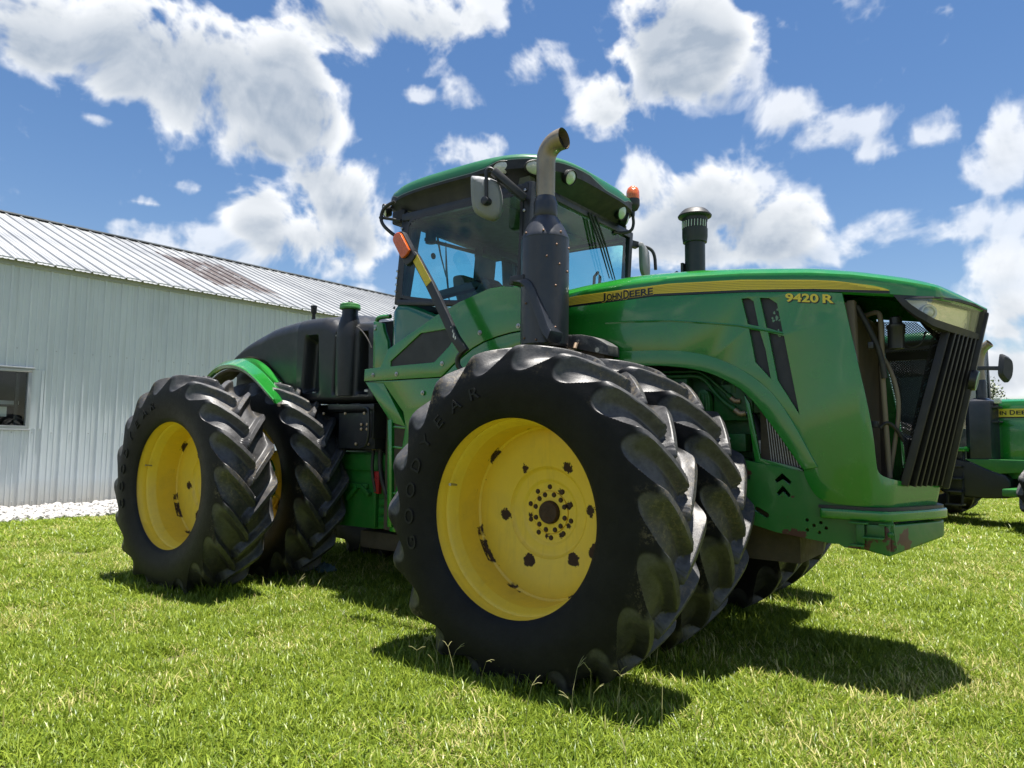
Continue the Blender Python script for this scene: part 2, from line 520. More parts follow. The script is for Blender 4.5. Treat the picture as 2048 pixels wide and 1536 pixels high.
def barn_roof_mat(name, rusty):
    m, nt, b = new_mat(name)
    ge = nt.nodes.new("ShaderNodeNewGeometry").outputs['Position']
    c = mix_c(nt, step(nt, noise(nt, .7, 6, ge), .3, .7), (0.27, 0.28, 0.29), (0.42, 0.43, 0.43))
    mp = nt.nodes.new("ShaderNodeMapping")
    mp.inputs['Scale'].default_value = (.5, 5, .5)
    nt.links.new(ge, mp.inputs[0])
    st = noise(nt, 2.5, 8, mp.outputs[0], .75)
    lo = .40 if rusty else .64
    if rusty:
        oy = nt.nodes.new("ShaderNodeSeparateXYZ")
        nt.links.new(objco(nt), oy.inputs[0])
        wv = math_n(nt, 'ADD', oy.outputs[1], math_n(nt, 'MULTIPLY', noise(nt, 1.4, 4, ge), 2.4))
        gate = math_n(nt, 'MULTIPLY', step(nt, wv, 2.2, 2.5), step(nt, wv, 5.9, 5.4))
    c = mix_c(nt, math_n(nt, 'MULTIPLY', math_n(nt, 'MULTIPLY', step(nt, st, lo, lo + .05), gate) if rusty else step(nt, st, lo, lo + .05), .85), c, (0.085, 0.055, 0.043) if rusty else (0.20, 0.16, 0.13))
    c = mix_c(nt, math_n(nt, 'MULTIPLY', step(nt, noise(nt, 9, 8, ge, .8), .60, .66), .5), c, (0.22, 0.21, 0.20))
    nt.links.new(c, b.inputs['Base Color'])
    b.inputs['Roughness'].default_value = .42
    b.inputs['Metallic'].default_value = .25
    return m


M['barn_roof'] = barn_roof_mat('galvanised_roof_sheet', False)
M['barn_roof_rust'] = barn_roof_mat('rusted_roof_sheet', True)
M['barn_trim'] = surf('grey_green_trim', (0.33, 0.36, 0.33), .5, var=.08)
M['barn_dark'] = surf('barn_interior', (0.035, 0.035, 0.035), .9)
M['galv'] = surf('galvanised_window_frame', (0.36, 0.38, 0.40), .45, metal=.3)
M['stone'] = surf('white_limestone', (0.40, 0.39, 0.37), .85, var=.18, scale=9, dust=.3, dustcol=(.40, .37, .31), bmp=.4, bscale=30)
M['paper'] = surf('paper_box', (0.55, 0.55, 0.53), .8)


def soil_mat():
    m, nt, b = new_mat('lawn_soil')
    ge = nt.nodes.new("ShaderNodeNewGeometry").outputs['Position']
    c = mix_c(nt, step(nt, noise(nt, 1.2, 6, ge), .35, .65), (0.045, 0.06, 0.015), (0.13, 0.11, 0.06))
    c = mix_c(nt, step(nt, noise(nt, 60, 6, ge, .7), .4, .7), c, (0.10, 0.13, 0.03))
    nt.links.new(c, b.inputs['Base Color'])
    b.inputs['Roughness'].default_value = .95
    bump(nt, b, noise(nt, 40, 6, ge), .6, .03)
    return m


M['soil'] = soil_mat()


def grass_mat():
    m, nt, b = new_mat('lawn_grass_blades')
    nt.nodes.remove(b)
    at = nt.nodes.new("ShaderNodeAttribute")
    at.attribute_name = 'tone'
    sp = nt.nodes.new("ShaderNodeSeparateColor")
    nt.links.new(at.outputs['Color'], sp.inputs[0])
    ge = nt.nodes.new("ShaderNodeNewGeometry").outputs['Position']
    patch = noise(nt, .75, 5, ge, .6)
    fine = noise(nt, 5.0, 3, ge, .5)
    c = mix_c(nt, sp.outputs[0], (0.09, 0.155, 0.014), (0.3, 0.375, 0.042))
    dry = math_n(nt, 'ADD', math_n(nt, 'MULTIPLY', step(nt, patch, .40, .68), .45), math_n(nt, 'MULTIPLY', step(nt, fine, .45, .75), .25))
    dry = math_n(nt, 'GREATER_THAN', math_n(nt, 'ADD', dry, -0.17), sp.outputs[1])
    c = mix_c(nt, dry, c, (0.53, 0.49, 0.19))
    d = nt.nodes.new("ShaderNodeBsdfDiffuse")
    t = nt.nodes.new("ShaderNodeBsdfTranslucent")
    g = nt.nodes.new("ShaderNodeBsdfGlossy")
    g.inputs['Roughness'].default_value = .38
    g.inputs[0].default_value = (.8, .8, .8, 1)
    nt.links.new(c, d.inputs[0])
    nt.links.new(c, t.inputs[0])
    m1 = nt.nodes.new("ShaderNodeMixShader")
    m1.inputs[0].default_value = .34
    nt.links.new(d.outputs[0], m1.inputs[1])
    nt.links.new(t.outputs[0], m1.inputs[2])
    m2 = nt.nodes.new("ShaderNodeMixShader")
    m2.inputs[0].default_value = .022
    nt.links.new(m1.outputs[0], m2.inputs[1])
    nt.links.new(g.outputs[0], m2.inputs[2])
    nt.links.new(m2.outputs[0], nt.nodes["Material Output"].inputs[0])
    return m


M['grass'] = grass_mat()
M['leaf'] = surf('oak_leaf', (0.045, 0.07, 0.018), .55, var=.4, scale=1.5)
M['bark'] = surf('oak_bark', (0.09, 0.07, 0.055), .9, var=.3, bmp=.5, bscale=8)
M['rag'] = surf('blue_grey_cloth', (0.12, 0.19, 0.20), .9, var=.25, scale=20, bmp=.2, bscale=200)

# ------------------------------------------------------------------ geometry helpers
class MB:
    """collects shapes, links them as one mesh object"""
    def __init__(self):
        self.v, self.f = [], []

    def add(self, verts, faces):
        o = len(self.v)
        self.v += [tuple(p) for p in verts]
        self.f += [tuple(i + o for i in q) for q in faces]
        return self

    def box(self, x0, x1, y0, y1, z0, z1):
        return self.add([(x0, y0, z0), (x1, y0, z0), (x1, y1, z0), (x0, y1, z0), (x0, y0, z1), (x1, y0, z1), (x1, y1, z1), (x0, y1, z1)],
                        [(0, 3, 2, 1), (4, 5, 6, 7), (0, 1, 5, 4), (1, 2, 6, 5), (2, 3, 7, 6), (3, 0, 4, 7)])

    def bar(self, a, b, w, h, up=(0, 0, 1)):
        """rectangular bar from a to b"""
        a, b = Vector(a), Vector(b)
        d = (b - a).normalized()
        s = d.cross(Vector(up))
        if s.length < 1e-4:
            s = d.cross(Vector((1, 0, 0)))
        s.normalize()
        u = s.cross(d)
        v = []
        for p in (a, b):
            for i, j in ((-1, -1), (1, -1), (1, 1), (-1, 1)):
                v.append(p + s * (i * w / 2) + u * (j * h / 2))
        return self.add(v, [(0, 1, 2, 3), (7, 6, 5, 4), (0, 4, 5, 1), (1, 5, 6, 2), (2, 6, 7, 3), (3, 7, 4, 0)])

    def grid(self, rows, close_u=False, close_v=False):
        n, m = len(rows), len(rows[0])
        fs = []
        for i in range(n if close_v else n - 1):
            for j in range(m if close_u else m - 1):
                i2, j2 = (i + 1) % n, (j + 1) % m
                fs.append((i * m + j, i * m + j2, i2 * m + j2, i2 * m + j))
        return self.add([p for r in rows for p in r], fs)

    def loft(self, rings, caps=True):
        """closed rings of equal count"""
        n, m = len(rings), len(rings[0])
        fs = []
        for i in range(n - 1):
            for j in range(m):
                k = (j + 1) % m
                fs.append((i * m + j, i * m + k, (i + 1) * m + k, (i + 1) * m + j))
        if caps:
            fs.append(tuple(range(m - 1, -1, -1)))
            fs.append(tuple((n - 1) * m + j for j in range(m)))
        return self.add([p for r in rings for p in r], fs)

    def tube(self, pts, r, n=10, caps=True, closed=False):
        pts = [Vector(p) for p in pts]
        rr = r if isinstance(r, (list, tuple)) else [r] * len(pts)
        rings = []
        prev = None
        for i, p in enumerate(pts):
            a = pts[i - 1] if i > 0 else p
            b = pts[i + 1] if i < len(pts) - 1 else p
            d = (b - a).normalized()
            if prev is None:
                s = d.cross(Vector((0, 0, 1)))
                if s.length < .05:
                    s = d.cross(Vector((0, 1, 0)))
            else:
                s = prev - d * prev.dot(d)
            s.normalize()
            prev = s
            u = d.cross(s)
            rings.append([p + (s * math.cos(t) + u * math.sin(t)) * rr[i] for t in (2 * PI * k / n for k in range(n))])
        return self.loft(rings, caps)

    def lathe(self, prof, c, axis='Z', n=32, caps=False):
        """prof: (radius, height) pairs around an axis through c"""
        rings = []
        for r, h in prof:
            ring = []
            for k in range(n):
                a = 2 * PI * k / n
                x, y = r * math.cos(a), r * math.sin(a)
                if axis == 'Z':
                    p = (c[0] + x, c[1] + y, c[2] + h)
                elif axis == 'Y':
                    p = (c[0] + x, c[1] + h, c[2] + y)
                else:
                    p = (c[0] + h, c[1] + x, c[2] + y)
                ring.append(p)
            rings.append(ring)
        return self.loft(rings, caps)

    def ball(self, c, rx, ry, rz, n=16, m=10, z0=-1.0, z1=1.0):
        rings = []
        for i in range(m + 1):
            t = math.asin(max(-1, min(1, z0 + (z1 - z0) * i / m)))
            cc = max(math.cos(t), .02)
            rings.append([(c[0] + rx * cc * math.cos(2 * PI * k / n), c[1] + ry * cc * math.sin(2 * PI * k / n), c[2] + rz * math.sin(t)) for k in range(n)])
        return self.loft(rings)

    def prism(self, poly, y0, y1, holes=(), axis='Y'):
        """polygon in (x, z) extruded along y; holes are polygons too"""
        loops = [list(poly)] + [list(h) for h in holes]
        flat = [Vector((x, z, 0)) for l in loops for x, z in l]
        tris = tessellate_polygon([[Vector((x, z, 0)) for x, z in l] for l in loops])
        n = len(flat)
        f = []
        mk = (lambda p, y: (p.x, y, p.y)) if axis == 'Y' else ((lambda p, y: (y, p.x, p.y)) if axis == 'X' else (lambda p, y: (p.x, p.y, y)))
        v = [mk(p, y0) for p in flat] + [mk(p, y1) for p in flat]
        for t in tris:
            f.append((t[0], t[1], t[2]))
            f.append((t[2] + n, t[1] + n, t[0] + n))
        o = 0
        for l in loops:
            k = len(l)
            for i in range(k):
                a, b = o + i, o + (i + 1) % k
                f.append((a, b, b + n, a + n))
            o += k
        return self.add(v, f)

    def mesh(self, name, mat, bevel=0.0, seg=2, smooth=35, slices=(), deform=None, merge=True):
        me = bpy.data.meshes.new(name)
        me.from_pydata(self.v, [], self.f)
        bm = bmesh.new()
        bm.from_mesh(me)
        if merge:
            bmesh.ops.remove_doubles(bm, verts=bm.verts, dist=1e-5)
        bmesh.ops.recalc_face_normals(bm, faces=bm.faces)
        if slices or bevel:
            bmesh.ops.dissolve_limit(bm, angle_limit=rad(.3), verts=bm.verts, edges=bm.edges)
        if bevel:
            es = [e for e in bm.edges if len(e.link_faces) == 2 and e.calc_face_angle(0) > rad(28)]
            if es:
                bmesh.ops.bevel(bm, geom=es, offset=bevel, segments=seg, affect='EDGES', profile=.6, clamp_overlap=True)
        for co, no in slices:
            bmesh.ops.bisect_plane(bm, geom=bm.verts[:] + bm.edges[:] + bm.faces[:], plane_co=co, plane_no=no)
        if deform:
            for v in bm.verts:
                v.co = deform(v.co)
        bmesh.ops.triangulate(bm, faces=[f for f in bm.faces if len(f.verts) > 4])
        bm.to_mesh(me)
        bm.free()
        me.materials.append(mat)
        if smooth:
            me.polygons.foreach_set('use_smooth', [True] * len(me.polygons))
            me.set_sharp_from_angle(angle=rad(smooth))
        return me

    def build(self, name, mat, parent=None, **k):
        return link(name, self.mesh(name, mat, **k), parent)


def link(name, me, parent=None, loc=None):
    o = bpy.data.objects.new(name, me)
    COL.objects.link(o)
    if parent is not None:
        o.parent = parent
    if loc is not None:
        o.location = loc
    return o


def thing(name, label, cat, loc=(0, 0, 0), rz=0.0, group=None):
    o = bpy.data.objects.new(name, None)
    COL.objects.link(o)
    o.location = loc
    o.rotation_euler.z = rz
    o.empty_display_size = .3
    o['label'] = label
    o['category'] = cat
    if group:
        o['group'] = group
    return o


def mirror_y(o):
    """a left-hand copy of a right-hand part, with its sub-parts"""
    def flip(src):
        me = src.data.copy()
        n = len(me.vertices)
        co = np.empty(n * 3, np.float32)
        me.vertices.foreach_get('co', co)
        co = co.reshape(-1, 3)
        co[:, 1] *= -1
        me.vertices.foreach_set('co', co.ravel())
        me.flip_normals()
        c = src.copy()
        c.data = me
        COL.objects.link(c)
        c.location.y *= -1
        return c
    c = flip(o)
    for ch in [x for x in o.children]:
        k = flip(ch)
        k.parent = c
    return c


def interp(x, tab):
    xs = [t[0] for t in tab]
    ys = [t[1] for t in tab]
    return float(np.interp(x, xs, ys))


def smooth_poly(pts, it=2, closed=False):
    """Chaikin corner cutting"""
    for _ in range(it):
        q = []
        n = len(pts)
        rng_ = range(n if closed else n - 1)
        if not closed:
            q.append(pts[0])
        for i in rng_:
            a, b = pts[i], pts[(i + 1) % n]
            q.append(tuple(.75 * s + .25 * t for s, t in zip(a, b)))
            q.append(tuple(.25 * s + .75 * t for s, t in zip(a, b)))
        if not closed:
            q.append(pts[-1])
        pts = q
    return pts


def text_mesh(body, extrude=.002, offset=0.0, space=1.0):
    cu = bpy.data.curves.new('text', 'FONT')
    cu.body = body
    cu.extrude = extrude
    cu.offset = offset
    cu.space_character = space
    cu.resolution_u = 4
    ob = bpy.data.objects.new('text', cu)
    COL.objects.link(ob)
    bpy.context.view_layer.update()
    dg = bpy.context.evaluated_depsgraph_get()
    me = bpy.data.meshes.new_from_object(ob.evaluated_get(dg))
    bpy.data.objects.remove(ob)
    bpy.data.curves.remove(cu)
    n = len(me.vertices)
    co = np.empty(n * 3, np.float32)
    me.vertices.foreach_get('co', co)
    fs = [tuple(p.vertices) for p in me.polygons]
    bpy.data.meshes.remove(me)
    return co.reshape(-1, 3), fs


def fit_text(mb, body, x0, x1, z0, z1, y, slope=0.0, offset=0.0, thick=.002, pad=0.0, zfun=None):
    """text laid on the plane y = const, reading towards +x, filling the box (pad grows it all round)"""
    co, fs = text_mesh(body, thick, offset)
    ref, _ = text_mesh(body, thick, 0.0)
    lo, hi = ref.min(0), ref.max(0)
    v = []
    for p in co:
        u = (p[0] - lo[0]) / (hi[0] - lo[0])
        w = (p[1] - lo[1]) / (hi[1] - lo[1])
        x = x0 + u * (x1 - x0)
        z = z0 + w * (z1 - z0) + slope * (x - x0)
        if zfun:
            z += zfun(x) - zfun(x0)
        v.append((x, y - p[2], z))
    mb.add(v, fs)


# ------------------------------------------------------------------ tyres and wheels
AXLE_Z = 0.95
NLUG = 19
PITCH_A = 2 * PI / NLUG


def tyre_mesh(flip):
    prof = [(.232, .578), (.247, .592), (.262, .640), (.279, .700), (.288, .760), (.289, .820), (.283, .875), (.272, .925), (.266, .965), (.257, .992),
            (.240, 1.007), (.200, 1.013), (.150, 1.016), (.080, 1.021), (.0, 1.023)]
    prof = prof + [(-w, r) for w, r in prof[-2::-1]]
    prof = np.array(smooth_poly([(w * .965, r) for w, r in prof], 1))
    seg = np.hypot(*np.diff(prof, axis=0).T)
    s = np.concatenate([[0], np.cumsum(seg)])
    # finer rows over the tread, coarser on the sidewall
    t = np.linspace(0, 1, 96)
    dens = np.interp(s, s, np.where(prof[:, 1] > .83, 2.2, 1.0))
    cs = np.concatenate([[0], np.cumsum((dens[1:] + dens[:-1]) / 2 * np.diff(s))])
    st = np.interp(t * cs[-1], cs, s)
    W = np.interp(st, s, prof[:, 0])
    R = np.interp(st, s, prof[:, 1])
    mid = s[-1] / 2
    i0 = np.where(prof[:, 1] > .83)[0][0]
    out_s = s[i0]
    L = mid - out_s
    qr = (st - out_s) / L                    # 0 at the scoop outlet of the +w side, 1 at the centre line
    ql = ((s[-1] - st) - out_s) / L
    ss = lambda x: np.clip(x, 0, 1) ** 2 * (3 - 2 * np.clip(x, 0, 1))
    shift = lambda q: -.40 * np.clip(q, 0, 1.4) ** 1.25
    per = 40
    nu = NLUG * per
    u = np.arange(nu) / nu * 2 * PI
    qa = np.minimum(np.where(st <= mid, qr, ql), 1.0)
    phi = u[:, None] + shift(qa)[None, :]

    aw = np.abs(W)

    def lug(q, off):
        q = q[None, :]
        x = (phi - shift(q)) / PITCH_A + off
        x = np.abs(x - np.round(x))
        hl = .040 + .055 * np.clip((q - .25) / .35, 0, 1)      # half width of the bar top, in pitches
        tt = np.clip((x - hl) / (.19 - .05 * np.clip((q - .2) / .4, 0, 1)), 0, 1)
        h = (1 - tt) ** 2.2
        end = 1 - ss((q - 1.04) / .09)
        return h * end, np.clip((.5 - x) / (.5 - hl), 0, 1)

    hr, vr = lug(qr, 0.0)
    hl_, vl = lug(ql, 0.5)
    on_r, on_l = (st < mid + .07)[None, :], (st > mid - .07)[None, :]
    h = np.maximum(np.where(on_r, hr, 0), np.where(on_l, hl_, 0))
    v = np.where((st <= mid)[None, :], vr, vl)                   # 0 mid-void .. 1 at the bar
    # the void floor is nearly level across the tread and runs out through the sidewall in a rounded tongue
    out_r = .855 + .115 * np.clip(v, 0, 1) ** 2.4
    k = np.clip((aw - .09) / .185, 0, 1.2)[None, :] ** 2
    floor = .950 - (.950 - out_r) * k
    carve = np.maximum(0, R[None, :] - floor) * (1 - h)
    carve = np.where(R[None, :] < .84, 0, carve)
    w2 = W[None, :] + 0 * carve
    r2 = R[None, :] - carve
    X = r2 * np.cos(phi)
    Z = r2 * np.sin(phi)
    low = Z < -AXLE_Z + .012
    w2 = np.where(low, w2 * (1 + .25 * (-AXLE_Z + .012 - Z)), w2)
    Z = np.where(low, -AXLE_Z + .012 + .12 * (Z + AXLE_Z - .012), Z)
    Y = -w2 if not flip else w2
    co = np.stack([X, Y, Z], -1).reshape(-1, 3)
    nr = len(W)
    ii = np.arange(nu)[:, None] * nr
    jj = np.arange(nr - 1)[None, :]
    i2 = (np.arange(nu) + 1) % nu
    i2 = i2[:, None] * nr
    q4 = np.stack([ii + jj, i2 + jj, i2 + jj + 1, ii + jj + 1], -1).reshape(-1, 4)
    if flip:
        q4 = q4[:, ::-1]
    me = bpy.data.meshes.new('tyre')
    me.vertices.add(len(co))
    me.vertices.foreach_set('co', co.astype(np.float32).ravel())
    me.loops.add(q4.size)
    me.loops.foreach_set('vertex_index', q4.astype(np.int32).ravel())
    me.polygons.add(len(q4))
    me.polygons.foreach_set('loop_start', np.arange(0, q4.size, 4, dtype=np.int32))
    me.polygons.foreach_set('use_smooth', np.ones(len(q4), bool))
    me.update()
    me.validate()
    at = me.attributes.new('worn_and_sunlit', 'FLOAT', 'POINT')
    worn_and_sunlit = np.maximum(np.clip((carve - .003) / .02, 0, 1), np.clip((R[None, :] - .965) / .03, 0, 1) + 0 * carve)  # tread tops are worn; carved floors get sunlight put into their grey
    at.data.foreach_set('value', worn_and_sunlit.astype(np.float32).ravel())
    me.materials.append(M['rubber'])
    me.set_sharp_from_angle(angle=rad(32))
    return me


TYRE_R = tyre_mesh(False)
TYRE_L = tyre_mesh(True)

RIM = MB().lathe([(.585, -.190), (.590, -.212), (.598, -.222), (.606, -.220), (.606, -.205)][::-1] +
                 [(.585, -.190), (.576, -.165), (.575, -.135), (.558, -.122), (.556, -.080), (.541, -.064), (.540, -.05), (.537, .06), (.533, .135), (.531, .17), (.545, .19),
                  (.575, .20), (.590, .212), (.600, .222)], (0, 0, 0), 'Y', 96).mesh('rim', M['rim'], smooth=50, merge=False)


def circle(cx, cz, r, n=20, a0=0.0, sx=1.0, rot=0.0):
    pts = []
    for k in range(n):
        a = a0 + 2 * PI * k / n
        x, z = r * sx * math.cos(a), r * math.sin(a)
        pts.append((cx + x * math.cos(rot) - z * math.sin(rot), cz + x * math.sin(rot) + z * math.cos(rot)))
    return pts


# outer wheels: deep dished disc, solid, with a raised hub plate
OUT_DISC = MB().lathe([(.534, .136), (.520, .146), (.50, .140), (.42, .150), (.30, .160), (.287, .162), (.270, .184), (.262, .186), (.212, .186), (.203, .187), (.190, .199),
                       (.186, .200), (.136, .200), (.1345, .206), (.131, .2065), (.1300, .195), (.075, .194), (.0745, .200), (.060, .200)], (0, 0, 0), 'Y', 96).mesh('wheel', M['rim'], smooth=40, merge=False)
HUBCAP = MB().lathe([(.072, .205), (.070, .172), (.064, .165), (.02, .164), (.006, .166)], (0, 0, 0), 'Y', 32, True).mesh('hub_cap', M['nut'], smooth=40)
NUT = MB().lathe([(.017, .03), (.017, .004), (.013, -.004), (.004, -.006)], (0, 0, 0), 'Y', 8, True).mesh('wheel_nut', M['nut'], smooth=40)
# inner wheels: a flat ring disc close to the outer face with oval hand holes
IN_DISC = MB().prism(circle(0, 0, .545, 72), -.082, -.062,
                     holes=[circle(.415 * math.cos(a), .415 * math.sin(a), .040, 20, sx=1.35, rot=a + PI / 2) for a in [2 * PI * (k + .25) / 8 for k in range(8)]] + [circle(0, 0, .20, 40)]
                     ).mesh('wheel', M['rim'], smooth=40)
IN_HUB = MB().lathe([(.30, -.064), (.29, -.10), (.20, -.105), (.19, -.09)], (0, 0, 0), 'Y', 48).lathe([(.15, -.3), (.15, .5)], (0, 0, 0), 'Y', 24, True).mesh('hub', M['green_dull'], smooth=40, merge=False)
CLAMP = MB().box(-.05, .05, -.11, -.085, .33, .36).box(-.06, .06, -.10, -.083, .30, .39).mesh('clamp', M['rim'], bevel=.004)
VALVE = MB().tube([(-.50, -.125, .16), (-.505, -.16, .165), (-.505, -.185, .165)], [.007, .007, .010], 8).mesh('valve', M['steel'])


def letter_ring(word, r, h, a_mid, step_):
    mb = MB()
    for k, ch in enumerate(word):
        co, fs = text_mesh(ch, .004)
        lo, hi = co.min(0), co.max(0)
        co = (co - (lo + hi) / 2)
        co[:, :2] *= h / (hi[1] - lo[1])
        co[:, 0] *= 1.25
        a = a_mid - (k - (len(word) - 1) / 2) * step_
        c, s_ = math.cos(a - PI / 2), math.sin(a - PI / 2)
        v = []
        for x, y, z in co:
            px_, pz_ = x * c - y * s_, x * s_ + y * c
            v.append((px_ + r * math.cos(a), -.2800 - z, pz_ + r * math.sin(a)))
        mb.add(v, fs)
    return mb


LETTERS = letter_ring("GOODYEAR", .765, .074, rad(152), rad(12.5)).mesh('lettering', M['rubber_letter'], smooth=0)


def wheel(parent, x, y, side, outer, nuts=True):
    """one wheel of the tractor: disc > tyre, rim, nuts"""
    tyre = TYRE_R if side < 0 else TYRE_L
    w = link('wheel', OUT_DISC if outer else IN_DISC, parent, (x, y, AXLE_Z))
    turn = 0 if side < 0 else PI
    w.rotation_euler.z = turn
    t = link('tyre', tyre, w)
    if side > 0:
        t.rotation_euler.z = PI
    link('rim', RIM, w)
    if outer:
        link('hub_cap', HUBCAP, w)
        if nuts:
            for k in range(12):
                a = rad(30 * k + 15 + 5 * (k % 3 == 0))
                link('wheel_nut', NUT, w, (.113 * math.cos(a), .190, .113 * math.sin(a)))
            for k in range(10):
                a = rad(36 * k + 20)
                link('wheel_nut', NUT, w, (.158 * math.cos(a), .196, .158 * math.sin(a)))
            link('valve', VALVE, w)
            link('lettering', LETTERS, w)
    else:
        link('hub', IN_HUB, w)
        if nuts:
            for k in range(12):
                a = rad(30 * k + 9)
                link('wheel_nut', NUT, w, (.500 * math.cos(a), -.084, .500 * math.sin(a)))
            for k in range(8):
                c = link('clamp', CLAMP, w)
                c.rotation_euler.y = rad(45 * k + 33)
    return w

# ------------------------------------------------------------------ ground
def ground_mesh():
    mb = MB()
    xs = [-300, -120, -60, -30, -15, 0, 15, 30, 60, 120, 300]
    mb.grid([[(x, y, 0) for x in xs] for y in [-120, -40, -15, 0, 15, 40, 80, 160, 320, 600]])
    return mb


g = ground_mesh().build('ground', M['soil'], smooth=0, merge=False)
g['kind'] = 'structure'

# ------------------------------------------------------------------ barn
BD = Vector((math.cos(rad(87.562)), math.sin(rad(87.562)), 0))     # along the wall
BN = Vector((BD.y, -BD.x, 0))                                       # out of the wall, towards the tractor
BP = Vector((-12.733, -4.133, 0))
barn = thing('barn', 'long pale metal barn with ribbed walls and a streaked galvanised roof', 'barn', BP)
barn.rotation_euler.z = rad(87.562)
# local frame: x along the wall, -y outward, z up
RIB = .3195
PANEL = 3 * RIB


def rib_profile(hh, minor):
    """one panel: three trapezoid ribs with small stiffeners between; returns (x, out)"""
    pts = []
    for k in range(3):
        o = k * RIB
        pts += [(o + .0, 0), (o + .012, hh), (o + .036, hh), (o + .050, 0)]
        for m_ in (.125, .210):
            pts += [(o + m_, 0), (o + m_ + .008, minor), (o + m_ + .026, minor), (o + m_ + .034, 0)]
    pts.append((PANEL + .0, 0.0))
    return pts


S0, NP = 4.3 - 8 * PANEL, 42
EAVE = 4.62


def wall_panel(z0, z1):
    rows = [[(x, -o - .004 * 0, z) for x, o in rib_profile(.030, .011)] for z in (z0, z1)]
    back = [[(x, .012, z) for x, o in rib_profile(.030, .011)] for z in (z1, z0)]
    return MB().grid(rows + back, close_v=True).mesh('wall_panel', M['barn_wall'], smooth=0, merge=False)


full, below, above = wall_panel(.02, EAVE), wall_panel(.02, 1.50), wall_panel(2.60, EAVE)
win_x0, win_x1 = 4.3 - PANEL - .12, 4.09
for k in range(NP):
    x = S0 + k * PANEL
    if abs(k - 7) < .5:                      # the panel with the window
        link('wall_panel', below, barn, (x, 0, 0))
        link('wall_panel', above, barn, (x, 0, 0))
        w_ = win_x1 - x
        continue
    link('wall_panel', full, barn, (x, 0, 0))
# the window fills x = 3.34 .. 4.09, sheet beside it up to the next panel
xw = S0 + 7 * PANEL
MB().box(4.09, xw + PANEL, -.006, .012, 1.50, 2.60).box(4.255, 4.30, -.026, .0, 1.5, 2.6).build('wall_panel', M['barn_wall'], barn, smooth=0)
fr = MB()
for a, b, z0, z1 in ((xw, 4.09, 2.545, 2.60), (xw, 4.09, 1.50, 1.555), (4.035, 4.09, 1.555, 2.545), (xw, xw + .05, 1.555, 2.545)):
    fr.box(a, b, -.045, .06, z0, z1)
fr.box(xw - .03, 4.13, -.075, .0, 2.605, 2.635).box(xw - .03, 4.11, -.055, 0, 1.468, 1.496)
win = fr.build('window', M['galv'], barn, bevel=.006)
MB().box(xw + .05, 4.035, .010, .016, 1.555, 2.545).build('pane', M['window_glass'], win)
shelf = MB().box(xw + .05, 4.02, .16, .19, 1.915, 1.94).box(3.90, 3.955, .15, .20, 1.3, 2.6).box(3.60, 3.64, .15, .20, 1.3, 1.935)
for z in np.arange(1.4, 2.6, .07):
    shelf.box(3.915, 3.94, .145, .15, z, z + .03)
shelf.build('shelf', M['trim'], win)
MB().box(3.66, 3.80, .22, .30, 1.72, 1.90).box(3.45, 3.58, .22, .30, 1.74, 1.9).build('paper_box', M['paper'], win)
MB().box(3.4, 4.02, .35, .36, 1.95, 2.02).build('rear_opening_daylight', M['paper'], win)  # pale bar painted as daylight seen through the far side
body = MB().box(S0, S0 + NP * PANEL, .62, 11.0, .02, 4.5)
body.box(S0, S0 + NP * PANEL, .05, .60, .02, 1.3).box(S0, 3.2, .05, .6, 1.35, 4.4).box(4.3, S0 + NP * PANEL, .05, .6, 1.35, 4.4)
body.build('inner_wall', M['barn_dark'], barn, smooth=0)
MB().box(S0, S0 + NP * PANEL, -.045, -.028, 4.505, 4.64).box(S0, S0 + NP * PANEL, -.045, .0, 4.495, 4.504).build('eave_trim', M['barn_trim'], barn)
# screws in rows along the girts
sc = MB()
for zrow in (.17, 1.43, 2.98):
    for k in range(int((NP * PANEL) / RIB)):
        xx = S0 + k * RIB + (.175 if zrow > 1 else .09)
        if zrow == 1.43 or zrow > 2 or zrow < 1:
            sc.lathe([(.011, 0), (.011, -.008), (.004, -.012)], (xx, -.001, zrow), 'Y', 6, True)
        if zrow < 1:
            sc.lathe([(.011, 0), (.011, -.008), (.004, -.012)], (xx + .16, -.001, zrow), 'Y', 6, True)
sk = sc.build('screw', M['galv'], barn, smooth=0, merge=False)
sk['kind'] = 'stuff'
# roof sheets: up the slope from the eave overhang to the ridge
RW, RH = 5.783, 2.324
sl = math.hypot(RW, RH)
ux, uz = RW / sl, RH / sl


def roof_panel(mat, sgn=1):
    over = .16
    rows = []
    for t in (-over, sl):
        rows.append([(x, t * ux - o * uz, EAVE + .01 + t * uz + o * ux) for x, o in rib_profile(.034, .008)])
    back = [[(p[0], p[1] + .002, p[2] - .008) for p in r] for r in rows[::-1]]
    return MB().grid(rows + back, close_v=True).mesh('roof_panel', mat, smooth=0, merge=False)


rp, rpr = roof_panel(M['barn_roof']), roof_panel(M['barn_roof_rust'])
for k in range(NP):
    x = S0 + k * PANEL
    rusty = k in (12, 13, 24, 25, 33)
    link('roof_panel', rpr if rusty else rp, barn, (x, 0, 0))
for k in range(NP):
    o = link('roof_panel', rp, barn, (S0 + (k + 1) * PANEL, 2 * RW, 0))
    o.rotation_euler.z = PI
MB().bar((S0, RW, EAVE + RH + .02), (S0 + NP * PANEL, RW, EAVE + RH + .02), .32, .03).build('ridge_cap', M['barn_roof'], barn)
gp = [(0.05, .02), (2 * RW - .05, .02), (2 * RW - .05, EAVE), (RW, EAVE + RH - .03), (0.05, EAVE)]
for xg in (S0 + .02, S0 + NP * PANEL - .04):
    MB().prism(gp, xg, xg + .02, axis='X').build('gable_wall', M['barn_wall'], barn, smooth=0)

